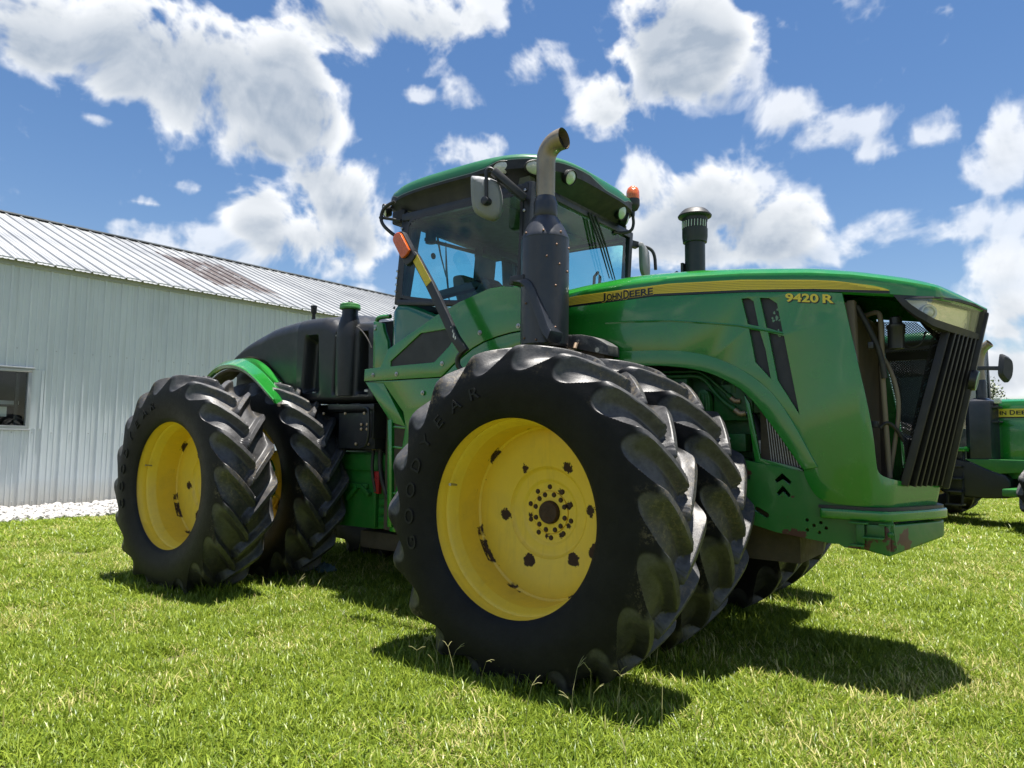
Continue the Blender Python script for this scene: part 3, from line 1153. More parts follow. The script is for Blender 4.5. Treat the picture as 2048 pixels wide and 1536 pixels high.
# ------------------------------------------------------------------ limestone strip along the barn
gs = MB()
gs.grid([[tuple(BP + BD * s + BN * (.03 + t)) [:2] + (.012 + .03 * (1 - t / 2.1),) for t in (0, .7, 1.4, 2.08)] for s in np.linspace(S0, S0 + NP * PANEL, 40)])
strip = gs.build('gravel_strip', M['stone'], smooth=0, merge=False)
strip['kind'] = 'structure'
stones = []
for k in range(8):
    bm = bmesh.new()
    bmesh.ops.create_icosphere(bm, subdivisions=1, radius=1)
    for v in bm.verts:
        v.co *= random.uniform(.72, 1.15)
    me = bpy.data.meshes.new('stone')
    bm.to_mesh(me)
    bm.free()
    me.materials.append(M['stone'])
    stones.append(me)


def stone_spot(s, t):
    p = BP + BD * s + BN * (.03 + t)
    return (p.x, p.y, .03 + .03 * (1 - t / 2.1) + random.uniform(-.01, .035))


for k in range(300):
    s, t = random.uniform(2.6, 6.6), random.uniform(.05, 2.05)
    o = link('stone', random.choice(stones), strip, stone_spot(s, t))
    r = random.uniform(.035, .085)
    o.scale = (r * random.uniform(.8, 1.5), r * random.uniform(.8, 1.4), r * random.uniform(.5, .9))
    o.rotation_euler = (random.uniform(-.5, .5), random.uniform(-.5, .5), random.uniform(0, 6.28))
rest = MB()
for k in range(4200):
    s, t = (random.uniform(2.4, 6.8) if k < 1900 else random.uniform(S0, S0 + 26)), random.uniform(.03, 2.1)
    c = Vector(stone_spot(s, t))
    me = random.choice(stones)
    r = random.uniform(.02, .07)
    mt = Matrix.Translation(c) @ Euler((random.uniform(-.5, .5), random.uniform(-.5, .5), random.uniform(0, 6.28))).to_matrix().to_4x4() @ Matrix.Diagonal((r * random.uniform(.8, 1.5), r, r * .7, 1))
    rest.add([mt @ v.co for v in me.vertices], [tuple(p.vertices) for p in me.polygons])
ro = rest.build('small_stones', M['stone'], strip, smooth=0, merge=False)
ro['kind'] = 'stuff'

# ------------------------------------------------------------------ the big tractor (origin under the front axle, +X forward, right side towards -Y)
tr = thing('tractor', 'large green tractor on dual yellow wheels nearest on the lawn, 9420 R on its hood', 'tractor')
WBASE = -3.91
for ax in (0, WBASE):
    for side in (-1, 1):
        wheel(tr, ax, side * 1.63, side, True, nuts=side < 0)
        wheel(tr, ax, side * .825, side, False, nuts=side < 0)
for ax in (0, WBASE):
    MB().tube([(ax, -1.40, AXLE_Z), (ax, 1.40, AXLE_Z)], .10, 20).lathe([(.16, -.62), (.24, -.45), (.28, -.2), (.30, 0), (.28, .2), (.24, .45), (.16, .62)], (ax, 0, AXLE_Z), 'Y', 24, True).build('axle', M['green_dull'], tr)

# hood
ZLOW = [(-.52, 2.435), (-.4, 2.437), (.29, 2.447), (.93, 2.400), (1.36, 2.357), (1.545, 2.325), (1.81, 2.282), (1.92, 2.262), (2.047, 2.242), (2.17, 2.237), (2.25, 2.222)]
ZSHO = [(-.52, 2.525), (-.29, 2.545), (.1, 2.552), (.5, 2.545), (.93, 2.515), (1.35, 2.465), (1.6, 2.42), (1.81, 2.365), (2.0, 2.31), (2.15, 2.265), (2.25, 2.23)]
ZTOP = [(-.52, 2.64), (-.34, 2.655), (.0, 2.675), (.15, 2.675), (.62, 2.645), (.88, 2.615), (1.32, 2.555), (1.4, 2.54), (1.69, 2.47), (1.88, 2.415), (2.01, 2.365), (2.13, 2.305), (2.25, 2.235)]
HW = [(-.52, .555), (1.6, .555), (1.85, .548), (1.95, .540), (2.03, .515), (2.06, .47), (2.245, .012), (2.3, .005)]


def hood_ring(x, k_in=0.0):
    w, zl, zs, zt = interp(x, HW) - k_in, interp(x, ZLOW), interp(x, ZSHO) - k_in, interp(x, ZTOP) - k_in
    h = zt - zs
    half = [(w, zl), (w, zl + (zs - zl) * .5), (w, zs - .01), (w - .006 * w / .55, zs + .1 * h), (w - .035 * w / .55, zs + .33 * h), (w * .86, zs + .56 * h), (w * .72, zs + .76 * h),
            (w * .55, zs + .90 * h), (w * .3, zs + .98 * h)]
    return [(x, -a, b) for a, b in half] + [(x, 0, zt)] + [(x, a, b) for a, b in half[::-1]]


hx = [-.52, -.48] + list(np.linspace(-.4, 1.8, 34)) + list(np.linspace(1.85, 2.24, 22)) + [2.247]
hd = MB()
outer = [hood_ring(x) for x in hx]
inner = [[(p[0] - (.0 if x < 2.1 else .012), p[1] * .97, p[2] - .012) for p in hood_ring(x)] for x in hx]
hd.grid(outer)
hd.grid([r[::-1] for r in inner])
n_ = len(hx)
m_ = len(outer[0])
for i in range(n_ - 1):
    for j in (0, m_ - 1):
        hd.f.append((i * m_ + j, (i + 1) * m_ + j, n_ * m_ + (i + 1) * m_ + (m_ - 1 - j), n_ * m_ + i * m_ + (m_ - 1 - j)))
hd.add(outer[0] + [(p[0], p[1], 2.43) for p in outer[0]], [(j, j + 1, m_ + j + 1, m_ + j) for j in range(m_ - 1)])
hood = hd.build('hood', M['green'], tr, smooth=32)
# yellow stripe with its shade lines and the black line under it
ST_T = [(-.45, 2.512), (-.35, 2.518), (.41, 2.518), (.93, 2.480), (1.36, 2.424), (1.51, 2.398), (1.71, 2.345), (1.765, 2.325), (1.80, 2.307)]
ST_B = [(-.45, 2.447), (-.35, 2.450), (.29, 2.458), (.93, 2.411), (1.36, 2.367), (1.6, 2.333), (1.80, 2.303)]
sx = list(np.linspace(-.45, 1.72, 50)) + [1.75, 1.775, 1.79, 1.80]


def strip_of(zt, zb, y, th=.003):
    s_ = MB()
    rows = [[(x, y, zb(x)), (x, y, zt(x)), (x, y + th, zt(x)), (x, y + th, zb(x))] for x in sx]
    return s_.loft(rows)


top_f, bot_f = (lambda x: interp(x, ST_T)), (lambda x: interp(x, ST_B))
YS = -.5575
stripe = strip_of(top_f, bot_f, YS, .0028).build('stripe', M['yellow_decal'], hood, smooth=0)
ln = MB()
for k in range(1, 6):
    fz = lambda x, k=k: bot_f(x) + (top_f(x) - bot_f(x)) * k / 6
    rows = [[(x, YS - .0015, fz(x) - .0018), (x, YS - .0015, fz(x) + .0018), (x, YS, fz(x) + .0018), (x, YS, fz(x) - .0018)] for x in sx if x < 1.77 - .05 * max(0, k - 2)]
    ln.loft(rows)
ln.build('stripe_line', M['yellow_line'], hood, smooth=0)
MB().loft([[(x, YS - .001, bot_f(x) - .016), (x, YS - .001, bot_f(x) - .001), (x, YS + .003, bot_f(x) - .001), (x, YS + .003, bot_f(x) - .016)] for x in sx]).build('stripe_edge', M['black_gloss'], hood, smooth=0)
halo, ink = MB(), MB()
zb = lambda x: bot_f(x) + .0
for body, x0, x1, z0, z1 in (("J", -.127, -.102, -.010, .054), ("OHN", -.088, .037, -.004, .044), ("D", .052, .094, -.008, .054), ("EERE", .102, .285, -.002, .044)):
    for mb, off, yy, th in ((halo, .060, YS - .0014, .0006), (ink, .028, YS - .0032, .0010)):
        fit_text(mb, body, x0, x1, zb(x0) + z0, zb(x0) + z1, yy, 0.0, off, th, zfun=zb)
halo.build('lettering', M['yellow_decal'], hood, smooth=0, merge=False)
ink.build('lettering', M['black_gloss'], hood, smooth=0, merge=False)

# engine side panel, bent round the nose at its foot; unbent x runs along the side
YP = -.56
CORNER_X, CR_ = 1.60, .20


def plan(s):
    """arc length along the side then round the nose -> (x, y); straight, rounded corner, straight to the centre"""
    turn = math.atan2(.56, .235)
    la = CR_ * turn
    if s <= CORNER_X:
        return s, YP
    if s <= CORNER_X + la:
        a = (s - CORNER_X) / CR_
        return CORNER_X + CR_ * math.sin(a), YP + CR_ * (1 - math.cos(a))
    x, y = CORNER_X + CR_ * math.sin(turn), YP + CR_ * (1 - math.cos(turn))
    d = s - CORNER_X - la
    return x + d * math.cos(turn), y + d * math.sin(turn)


S_END = CORNER_X
while plan(S_END)[1] < -.001:
    S_END += .002


def bend(co):
    d = co.y - YP
    s = co.x
    x, y = plan(s)
    x2, y2 = plan(s + .001)
    t = Vector((x2 - x, y2 - y)).normalized()
    k = max(0.0, (s - CORNER_X) / (S_END - CORNER_X))
    dx = (co.z - 1.14) * .215 * k if s > CORNER_X else 0
    return Vector((x - t.y * d + dx, y + t.x * d, co.z))


ARCH = [(1.30, 1.235), (1.26, 1.29), (1.14, 1.47), (.96, 1.72), (.83, 1.805), (.68, 1.88), (.43, 1.93), (.16, 1.945), (-.08, 1.955)]
arch_s = smooth_poly(ARCH, 2)
RIDGE = [(1.385, 1.255), (1.35, 1.32), (1.22, 1.58), (1.08, 1.77), (.85, 1.93), (.60, 2.02), (.34, 2.05), (-.08, 2.06)]
ridge_s = smooth_poly(RIDGE, 2)
blk = [(-.50, 2.432), (.29, 2.438), (.93, 2.392), (1.36, 2.348), (1.543, 2.318)]
front = smooth_poly([(1.543, 2.318), (1.585, 2.08), (1.655, 1.66), (1.688, 1.44), (1.700, 1.30), (1.712, 1.225), (1.79, 1.195), (1.95, 1.175), (S_END - .25, 1.158)], 2)
foot = [(S_END, 1.145), (S_END, 1.030), (1.85, 1.030), (1.61, 1.032)] + smooth_poly([(1.55, 1.034), (1.43, 1.045), (1.36, 1.08), (1.30, 1.20), (1.30, 1.235)], 2)
outline = blk + front[1:] + foot[:-1] + arch_s + [(-.50, 1.955)]
V1 = [(.925, 2.352), (.975, 2.350), (1.005, 2.325), (1.036, 2.158), (.965, 2.178)]
V2 = [(.972, 2.150), (1.041, 2.132), (1.078, 2.00), (1.108, 1.81), (1.010, 1.925)]
V3 = [(1.045, 2.345), (1.105, 2.335), (1.155, 2.295), (1.188, 2.105), (1.085, 2.145)]
V4 = [(1.095, 2.115), (1.195, 2.08), (1.212, 1.98), (1.280, 1.58), (1.150, 1.80)]
sl_ = [((s, 0, 0), (1, 0, 0)) for s in np.arange(1.62, S_END, .03)]
sp_ = MB().prism(outline, YP, YP + .03, holes=[V1, V2, V3, V4]).build('engine_side_panel', M['green'], tr, bevel=.005, seg=2, slices=sl_, deform=bend, smooth=30)
for V in (V1, V2, V3, V4):
    cx = sum(p[0] for p in V) / len(V)
    cz = sum(p[1] for p in V) / len(V)
    MB().prism([(cx + (x - cx) * 1.06, cz + (z - cz) * 1.06) for x, z in V], YP + .026, YP + .034).build('vent_screen', M['trim'], sp_, smooth=0)
# torn green paint left on the front vent screens
pf = MB()
for (x, z, r) in ((1.130, 2.24, .012), (1.145, 2.205, .016), (1.125, 2.19, .013), (1.152, 2.262, .010), (1.165, 2.225, .008), (1.118, 2.205, .008), (1.16, 2.19, .007), (1.155, 2.125, .010), (1.16, 2.09, .012)):
    pf.prism([(x + r * random.uniform(.4, 1.1) * math.cos(a), z + r * random.uniform(.4, 1.3) * math.sin(a)) for a in np.linspace(0, 5.4, 7)], YP + .0245, YP + .026)
pf.build('paint_flake', surf('pale_green_paint_flake', (0.20, 0.36, 0.24), .6), sp_, smooth=0)
# arch band, standing proud of the panel
MB().prism(ridge_s + [(-.08, 1.957)] + arch_s[::-1][1:], YP - .010, YP + .002).build('arch_band', M['green'], sp_, bevel=.006, seg=3, smooth=30)
cr = [(-.1, 2.282), (.13, 2.272), (.42, 2.252), (.68, 2.212), (.90, 2.175), (1.04, 2.138), (1.19, 2.098)]
MB().loft([[(x, YP - .007, z), (x, YP + .002, z + .010), (x, YP + .002, z - .012)] for x, z in cr]).build('crease', M['green'], sp_, smooth=40)
# model number
sh_, nm = MB(), MB()
for body, x0, x1 in (("9420", 1.212, 1.405), ("R", 1.435, 1.490)):
    for mb, off, yy, dx, dz in ((sh_, .055, YP - .0012, .004, -.004), (nm, .030, YP - .003, 0, 0)):
        fit_text(mb, body, x0 + dx, x1 + dx, 2.302 - .24 * (x0 - 1.212) * .6 + dz, 2.352 - .24 * (x0 - 1.212) * .6 + dz, yy, -.14, off, .002)
sh_.build('model_number', M['black_gloss'], sp_, smooth=0, merge=False)
nm.build('model_number', M['yellow_decal'], sp_, smooth=0, merge=False)
far_panel = mirror_y(sp_)

# nose: grille post, slats, emblem, headlights
def nose_pt(y, z, out=0.0):
    """point on the sloping front, y from the centre line"""
    x = 2.0 + (z - 1.14) * .2248 - abs(y) * .4135
    n = Vector((.90, (-.37 if y < 0 else .37), -.2)).normalized()
    return Vector((x, y, z)) + n * out


for sgn in (-1, 1):
    MB().bar(nose_pt(sgn * .375, 1.15, -.03), nose_pt(sgn * .305, 2.09, -.03), .045, .05, up=(0, 1, 0)).build('grille_post', M['slat'], tr, bevel=.008)
    zt = [2.072, 2.066, 2.060, 2.056, 2.053, 2.050]
    for k in range(6):
        yb, yt = .325 - .052 * k, .268 - .043 * k
        MB().bar(nose_pt(sgn * yb, 1.15, -.02), nose_pt(sgn * yt, zt[k] + .03, -.02), .016, .055, up=nose_pt(sgn * yb, 1.15, 1) - nose_pt(sgn * yb, 1.15)).build('grille_slat', M['slat'], tr, bevel=.003)
for sgn in (-1, 1):
    gsr = [[nose_pt(sgn * y, z, -.07) for y in (.012, .18, .36)] for z in (1.16, 1.6, 2.08)]
    MB().grid(gsr).grid([[p - Vector((.003, 0, 0)) for p in r][::-1] for r in gsr]).build('grille_screen', M['perforated'], tr, smooth=0)
MB().bar(nose_pt(-.001, 1.13, -.012), nose_pt(-.001, 2.215, -.012), .055, .045, up=(0, 1, 0)).build('grille_post', M['slat'], tr, bevel=.010)
em = MB().lathe([(.005, .03), (.078, .03), (.088, .022), (.088, -.02), (.005, -.03)], (0, 0, 0), 'X', 32).build('emblem', M['black'], tr)
em.location = (2.160, 0, 1.80)
em.scale = (.8, .72, .72)
em.rotation_euler.y = rad(12.7)
MB().lathe([(.070, .031), (.076, .033), (.082, .031), (.082, .026), (.070, .026)], (0, 0, 0), 'X', 32).build('emblem_rim', surf('pale_green_emblem', (.33, .50, .36), .4), em)

# headlights: dark bezel wrapping the corner, clear lens, reflector inside
GL = [(1.873, -.540, 2.251), (1.945, -.540, 2.244), (2.020, -.530, 2.238), (2.118, -.322, 2.239), (2.184, -.155, 2.232), (2.222, -.040, 2.220), (2.208, -.030, 2.138), (2.195, -.025, 2.079),
      (2.158, -.138, 2.088), (2.109, -.266, 2.099), (2.062, -.385, 2.109), (2.015, -.495, 2.122), (1.989, -.538, 2.140), (1.943, -.540, 2.177), (1.904, -.540, 2.213)]
BZ = [(1.815, -.541, 2.281), (1.93, -.541, 2.259), (2.023, -.535, 2.246), (2.125, -.325, 2.255), (2.192, -.158, 2.248), (2.244, -.012, 2.224), (2.222, -.010, 2.138), (2.205, -.008, 2.049),
      (2.158, -.120, 2.050), (2.106, -.250, 2.059), (2.052, -.392, 2.070), (2.010, -.508, 2.082), (1.982, -.541, 2.104), (1.930, -.541, 2.142), (1.868, -.541, 2.205)]
CX_, CY_ = 1.80, -.30


def inset(p, d):
    v = Vector((CX_ - p[0], CY_ * .4 - p[1], 0)).normalized()
    return (p[0] + v.x * d, p[1] + v.y * d, p[2])


for sgn in (-1, 1):
    f_ = lambda p: (p[0], p[1] * -sgn, p[2])
    b_ = MB()
    n = len(GL)
    rings = [[inset(p, .05) for p in BZ], [inset(p, -.004) for p in BZ], [inset(p, -.010) for p in GL], [inset(p, .012) for p in GL], [inset(p, .05) for p in GL]]
    b_.loft([[f_(p) for p in r] for r in rings], caps=False)
    hl = b_.build('headlight', M['trim'], tr, smooth=40)
    c0 = (2.05, -.40, 2.19)
    lens = MB()
    top, bot = GL[0:6], [GL[0]] + GL[14:7:-1]
    top_r = [Vector(p) for p in (GL[0], GL[1], GL[2], GL[3], GL[4], GL[5])]
    bot_r = [Vector(p) for p in (GL[0], GL[14], GL[12], GL[10], GL[8], GL[7])]
    rows = []
    for a, b in zip(top_r, bot_r):
        rows.append([f_(a.lerp(b, t)) for t in (0, .25, .5, .75, 1)])
    MB().grid(rows).grid([[(p[0] - .004, p[1] + .004 * sgn * -1, p[2]) for p in r][::-1] for r in rows]).build('lens', M['lamp_glass'], hl, smooth=40)
    rf = [[inset(p, .055 + .02 * math.sin(PI * i / 5)) for p in r] for i, r in enumerate(rows)] if sgn < 0 else [[(inset((p[0], -p[1], p[2]), .055)[0], -inset((p[0], -p[1], p[2]), .055)[1], p[2]) for p in r] for r in rows]
    MB().grid(rf[:3]).build('reflector', M['chrome'], hl, smooth=40)
    MB().grid(rf[2:]).build('facet_reflector', M['facet'], hl, smooth=40)
    cap = MB()
    cap.loft([rf_ for rf_ in ([f for f in rf[0]], [f for f in rf[0]])], caps=False)
    ringc = Vector((1.985, .470 * sgn, 2.168))
    nrm = Vector((.55, .83 * sgn, 0)).normalized()
    q = nrm.to_track_quat('Z', 'Y').to_matrix()
    for nm_, pr, mt in (('lamp_ring', [(.032, .0), (.034, .012), (.043, .014), (.048, .006), (.046, -.02)], M['decal_white']), ('projector', [(.031, -.01), (.030, .006), (.024, .014), (.010, .019), (.001, .020)], M['white_lens'])):
        t_ = MB().lathe(pr, (0, 0, 0), 'Z', 28)
        t_.v = [tuple(ringc + q @ Vector(p)) for p in t_.v]
        t_.build(nm_, mt, hl, smooth=50)
# behind the open side screen: radiator, hoses, filter, and the far perforated screen
MB().box(1.30, 1.555, -.50, .50, 1.12, 2.27).box(1.555, 1.600, -.50, -.42, 1.12, 2.28).box(1.555, 1.600, .42, .5, 1.12, 2.28).build('radiator', M['radiator'], tr, bevel=.006)
fins = MB()
for k in range(26):
    y = -.40 + k * .032
    fins.box(1.5565, 1.566, y, y + .012, 1.16, 2.24)
fins.build('radiator_fin', M['radiator'], tr, smooth=0)
MB().box(1.30, 1.50, -.535, -.505, 1.10, 2.30).build('seal_strip', M['black'], tr)
fs_ = smooth_poly([(1.50, 2.30), (1.80, 2.27), (1.95, 2.12), (1.735, 1.19), (1.50, 1.19)], 0)
MB().prism(fs_, .535, .538).build('side_screen', M['perforated'], tr, smooth=0)
MB().box(1.60, 1.925, .525, .545, 2.00, 2.06).build('screen_bar', M['trim'], tr)
hz = MB()
hz.tube(smooth_poly([(1.60, -.30, 2.20), (1.70, -.36, 2.22), (1.725, -.38, 2.18), (1.72, -.38, 1.9), (1.73, -.36, 1.5), (1.74, -.34, 1.2)], 2), .016, 8)
hz.tube(smooth_poly([(1.70, -.30, 1.95), (1.74, -.30, 1.90), (1.79, -.32, 1.75), (1.80, -.32, 1.6), (1.76, -.32, 1.35), (1.73, -.30, 1.18)], 2), .013, 8)
hz.build('coolant_hose', M['tan_hose'], tr, smooth=60)['kind'] = 'stuff'
h2 = MB().tube(smooth_poly([(1.60, -.44, 2.25), (1.66, -.43, 2.12), (1.72, -.40, 1.95), (1.735, -.39, 1.80)], 2), .017, 8)
h2.tube(smooth_poly([(1.84, -.30, 2.10), (1.82, -.32, 2.02), (1.87, -.33, 1.98), (1.93, -.33, 2.0), (1.95, -.30, 2.08)], 2), .006, 6)
h2.tube(smooth_poly([(1.70, -.38, 1.50), (1.74, -.37, 1.54), (1.79, -.35, 1.49), (1.82, -.33, 1.42)], 2), .012, 6)
h2.build('wiring_hose', M['rubber_hose'], tr, smooth=60)['kind'] = 'stuff'
MB().tube([(1.640, -.48, 1.17), (1.675, -.46, 1.34)], .011, 8).build('prop_rod', M['decal_white'], tr)
MB().lathe([(.02, .20), (.035, .19), (.036, .15), (.052, .145), (.053, .13), (.047, .12), (.045, 0), (.02, -.005)], (1.80, -.36, 1.98), 'Z', 20, True).build('filter', M['black'], tr, smooth=40)
MB().box(1.66, 1.70, -.45, -.40, 1.50, 1.54).box(1.66, 1.69, -.46, -.42, 1.98, 2.02).build('hose_clip', M['black'], tr, bevel=.004)

# front frame rails with their cut-outs, bumper bar, front weight block
rail = [(-.55, 1.36), (.60, 1.335), (.82, 1.31), (1.02, 1.27), (1.30, 1.225), (1.55, 1.16), (1.60, 1.00), (1.78, .97), (1.80, .80)] + [(1.78, .775), (1.52, .785), (1.49, .802), (1.45, .80), (1.12, .84), (.90, .895), (.70, .95), (.4, .95), (-.55, .98)]
def slot(ax, az, bx, bz, r):
    d = Vector((bx - ax, bz - az)).normalized()
    a0 = math.atan2(d.y, d.x)
    return [(bx + r * math.cos(a0 + t), bz + r * math.sin(a0 + t)) for t in np.linspace(-PI / 2, PI / 2, 7)] + [(ax + r * math.cos(a0 + t), az + r * math.sin(a0 + t)) for t in np.linspace(PI / 2, 3 * PI / 2, 7)]


chev1 = [(1.118, 1.168), (1.165, 1.212), (1.222, 1.160), (1.210, 1.140), (1.168, 1.172), (1.130, 1.148)]
chev2 = [(1.128, 1.085), (1.168, 1.135), (1.216, 1.078), (1.204, 1.060), (1.168, 1.096), (1.142, 1.068)]
hl_ = [chev1, chev2, slot(1.005, .975, 1.065, .942, .016)] + [circle(x, z, .0105, 12) for x, z in ((1.31, .93), (1.35, .90), (1.39, .92), (1.31, .87), (1.38, .86), (1.42, .89))]
fr_ = MB().prism(rail, -.552, -.530, holes=hl_).build('frame_rail', M['green_wear'], tr, bevel=.004, seg=1)
mirror_y(fr_)
MB().prism([(.80, .90), (1.78, .80), (1.78, .95), (.80, 1.0)], -.45, .45).box(-.5, 1.2, -.30, .30, .62, .92).build('front_frame', M['dusty'], tr)
MB().box(.90, .965, -.556, -.5525, 1.165, 1.185).build('data_plate', M['black'], tr, smooth=0)
bp = smooth_poly([(1.395, -.60), (1.72, -.60), (1.80, -.535), (1.995, -.055), (2.0, 0)], 1)
bp_in = [(1.395, -.50), (1.70, -.50), (1.75, -.46), (1.93, -.04), (1.93, 0)]
full_o = bp + [(x, -y) for x, y in bp[::-1][1:]]
full_i = bp_in + [(x, -y) for x, y in bp_in[::-1][1:]]
MB().prism(full_o + full_i[::-1], .952, 1.012, axis='Z').build('bumper', M['green'], tr, bevel=.014, seg=3, smooth=40)
MB().prism([(x * .985 + .01, y * .96) for x, y in full_o] + full_i[::-1], 1.0125, 1.030, axis='Z').build('bumper_seal', M['black'], tr)
# weight block: wedge under the bumper
tp = [(1.60, -.575), (1.765, -.575), (1.975, -.04), (1.975, .04), (1.765, .575), (1.60, .575)]
wb = MB()
lowz = [.79, .755, .835, .835, .755, .79]
wb.loft([[(x, y, z) for (x, y), z in zip(tp, lowz)], [(x, y, .935) for x, y in tp]])
wb.build('front_weight', M['green_wear'], tr, bevel=.012, seg=3, smooth=40)
bk = MB().box(1.595, 1.640, -.600, -.588, .82, .935).box(1.565, 1.640, -.640, -.588, .806, .818)
bk.box(1.655, 1.745, -.604, -.592, .868, .935).box(1.635, 1.745, -.655, -.592, .858, .868).box(1.56, 1.665, -.628, -.588, .936, .946).box(1.72, 1.80, -.628, -.588, .936, .946)
bk.build('step_bracket', M['green_dull'], tr, bevel=.003)
MB().lathe([(.016, 0), (.016, -.010), (.010, -.014), (.002, -.014)], (1.775, -.588, .885), 'Y', 16).build('bolt', M['green_dull'], tr)

# engine seen through the wheel arch
en = MB().box(-.3, 1.0, -.30, .30, 1.2, 1.9).box(.66, .93, -.38, -.30, 1.55, 1.80).box(.30, .48, -.42, -.30, 1.78, 1.85).box(.70, .90, -.44, -.30, 1.34, 1.46).box(.84, .98, -.36, -.3, 1.6, 1.85)
en.box(-.2, .9, -.50, -.30, 1.20, 1.30).build('engine', M['green_engine'], tr, bevel=.01)
cl = MB()
cl.prism(smooth_poly([(.555, 1.555), (.655, 1.555), (.655, 1.765), (.555, 1.765)], 2, True), -.44, -.36)
cl.tube([(.58, -.445, 1.58), (.58, -.445, 1.74)], .008, 8).tube([(.63, -.445, 1.58), (.63, -.445, 1.74)], .008, 8).box(.594, .616, -.444, -.438, 1.63, 1.73)
cl.build('oil_cooler', M['green_engine'], tr, bevel=.004)
pp = MB()
pp.tube(smooth_poly([(-.2, -.42, 1.868), (.5, -.42, 1.868), (.60, -.42, 1.855), (.70, -.42, 1.72), (.80, -.42, 1.635), (.815, -.42, 1.628)], 2), .0145, 10)
pp.tube(smooth_poly([(-.2, -.40, 1.903), (.52, -.40, 1.905), (.60, -.40, 1.88), (.78, -.40, 1.715)], 1), .011, 10)
pp.tube([(.795, -.42, 1.645), (.822, -.42, 1.622)], .022, 10).tube([(.765, -.40, 1.728), (.790, -.40, 1.706)], .019, 10)
pp.build('fuel_pipe', M['green_engine'], tr, smooth=60)
MB().tube(smooth_poly([(.82, -.42, 1.624), (.86, -.42, 1.592), (.89, -.41, 1.60)], 1), [.019] * 6 if False else .019, 10).tube([(.79, -.40, 1.706), (.815, -.40, 1.684), (.85, -.39, 1.682)], .017, 10).build('pipe_elbow', M['brass'], tr, smooth=60)
MB().tube(smooth_poly([(.88, -.33, 1.60), (.93, -.36, 1.56), (.97, -.38, 1.44), (.975, -.38, 1.40)], 2), .035, 14).build('radiator_hose', M['rubber_hose'], tr, smooth=60)
MB().tube([(.975, -.38, 1.40), (.985, -.38, 1.24)], .032, 14).tube([(.974, -.38, 1.415), (.976, -.38, 1.395)], .039, 14).tube([(.895, -.345, 1.596), (.915, -.354, 1.578)], .039, 14).build('hose_tail', M['steel'], tr, smooth=60)
MB().tube(smooth_poly([(.75, -.35, 1.70), (.70, -.36, 1.80), (.74, -.34, 1.86)], 2), .010, 8).tube([(.80, -.34, 1.74), (.80, -.34, 1.86)], .045, 14).build('elbow', M['green_engine'], tr, smooth=60)
pl = MB().prism([(.92, 1.72), (.955, 1.66), (1.02, 1.30), (1.26, 1.245), (1.30, 1.22), (.99, 1.25)], -.52, -.49)
pl.build('fan_shroud_plate', M['green'], tr, bevel=.004)
MB().box(1.0, 1.30, -.44, -.42, 1.20, 2.25).build('side_core', M['dusty'], tr)
cf = MB()
for k in range(16):
    x = 1.04 + k * .016
    cf.bar((x, -.447, 1.60 - k * .015), (x + .035, -.447, 1.24), .004, .005)
cf.build('core_fin', M['steel'], tr, smooth=0)
for x, z in ((.735, 1.39), (.785, 1.39), (.735, 1.425), (.785, 1.425)):
    MB().lathe([(.014, 0), (.014, -.010), (.004, -.014)], (x, -.44, z), 'Y', 8).build('bolt', M['steel'], tr)
MB().box(-.5, 1.25, -.25, .25, 1.85, 2.42).build('engine_top', M['dusty'], tr)

# air intake on the hood
ai = MB().lathe([(.078, -.06), (.078, .27), (.092, .272), (.095, .30)], (.355, .05, 2.69), 'Z', 32, True).build('air_intake', M['black'], tr, smooth=40)
MB().lathe([(.094, .0), (.098, .03), (.098, .09), (.094, .091), (.094, .15), (.098, .151), (.098, .185)], (.355, .05, 2.98), 'Z', 32).build('intake_screen', M['trim'], ai, smooth=40)
sl2 = MB()
for k in range(26):
    a = 2 * PI * k / 26
    if -2.4 < a - PI * 1.5 < 2.4:
        sl2.bar((.355 + .0965 * math.cos(a), .05 + .0965 * math.sin(a), 3.075), (.355 + .0965 * math.cos(a + .03), .05 + .0965 * math.sin(a + .03), 3.128), .006, .004)
sl2.build('intake_slot', M['decal_white'], ai, smooth=0)
MB().lathe([(.09, .0), (.128, .012), (.131, .022), (.122, .034), (.105, .055), (.088, .070), (.03, .075), (.002, .075)], (.355, .05, 3.155), 'Z', 36).build('intake_cap', M['trim'], ai, smooth=40)
MB().box(.265, .285, -.02, .10, 2.68, 2.80).tube([(.22, .0, 2.71), (.24, .0, 2.72)], .03, 12).build('intake_latch', M['black'], ai)

# exhaust
EX = Vector((-.400, -.930, 0))
ex = MB().lathe([(.02, 2.07), (.165, 2.075), (.176, 2.09), (.178, 2.86), (.178, 2.868), (.1795, 2.870), (.1795, 2.876), (.172, 2.895), (.150, 2.945), (.098, 3.035), (.085, 3.045)], (EX.x, EX.y, 0), 'Z', 44, True).build('exhaust_muffler', M['muffler'], tr, smooth=35)
cl_ = MB().lathe([(.078, 3.03), (.086, 3.04), (.089, 3.045), (.089, 3.155), (.085, 3.162), (.076, 3.195), (.070, 3.20)], (EX.x, EX.y, 0), 'Z', 36).build('stack_collar', M['muffler'], ex, smooth=35)
path = [(EX.x, EX.y, 3.10), (EX.x, EX.y, 3.30), (EX.x, EX.y, 3.46)] + [(EX.x + .135 * (1 - math.cos(t)), EX.y, 3.475 + .135 * math.sin(t)) for t in np.linspace(0, PI / 2 * .97, 12)] + [(EX.x + .160, EX.y, 3.612)]
pr_ = [.070] * 3 + list(np.linspace(.071, .078, 12)) + [.079]
tube_o = MB().tube(path, pr_, 32, caps=False)
tube_o.tube(path[::-1], [q_ - .006 for q_ in pr_[::-1]], 32, caps=False)
m2 = len(path) * 32
tube_o.build('exhaust_pipe', M['pipe'], ex, smooth=50, merge=False)
MB().tube(path[-7:-2], .069, 24).build('pipe_bore', M['soot'], ex, smooth=60)
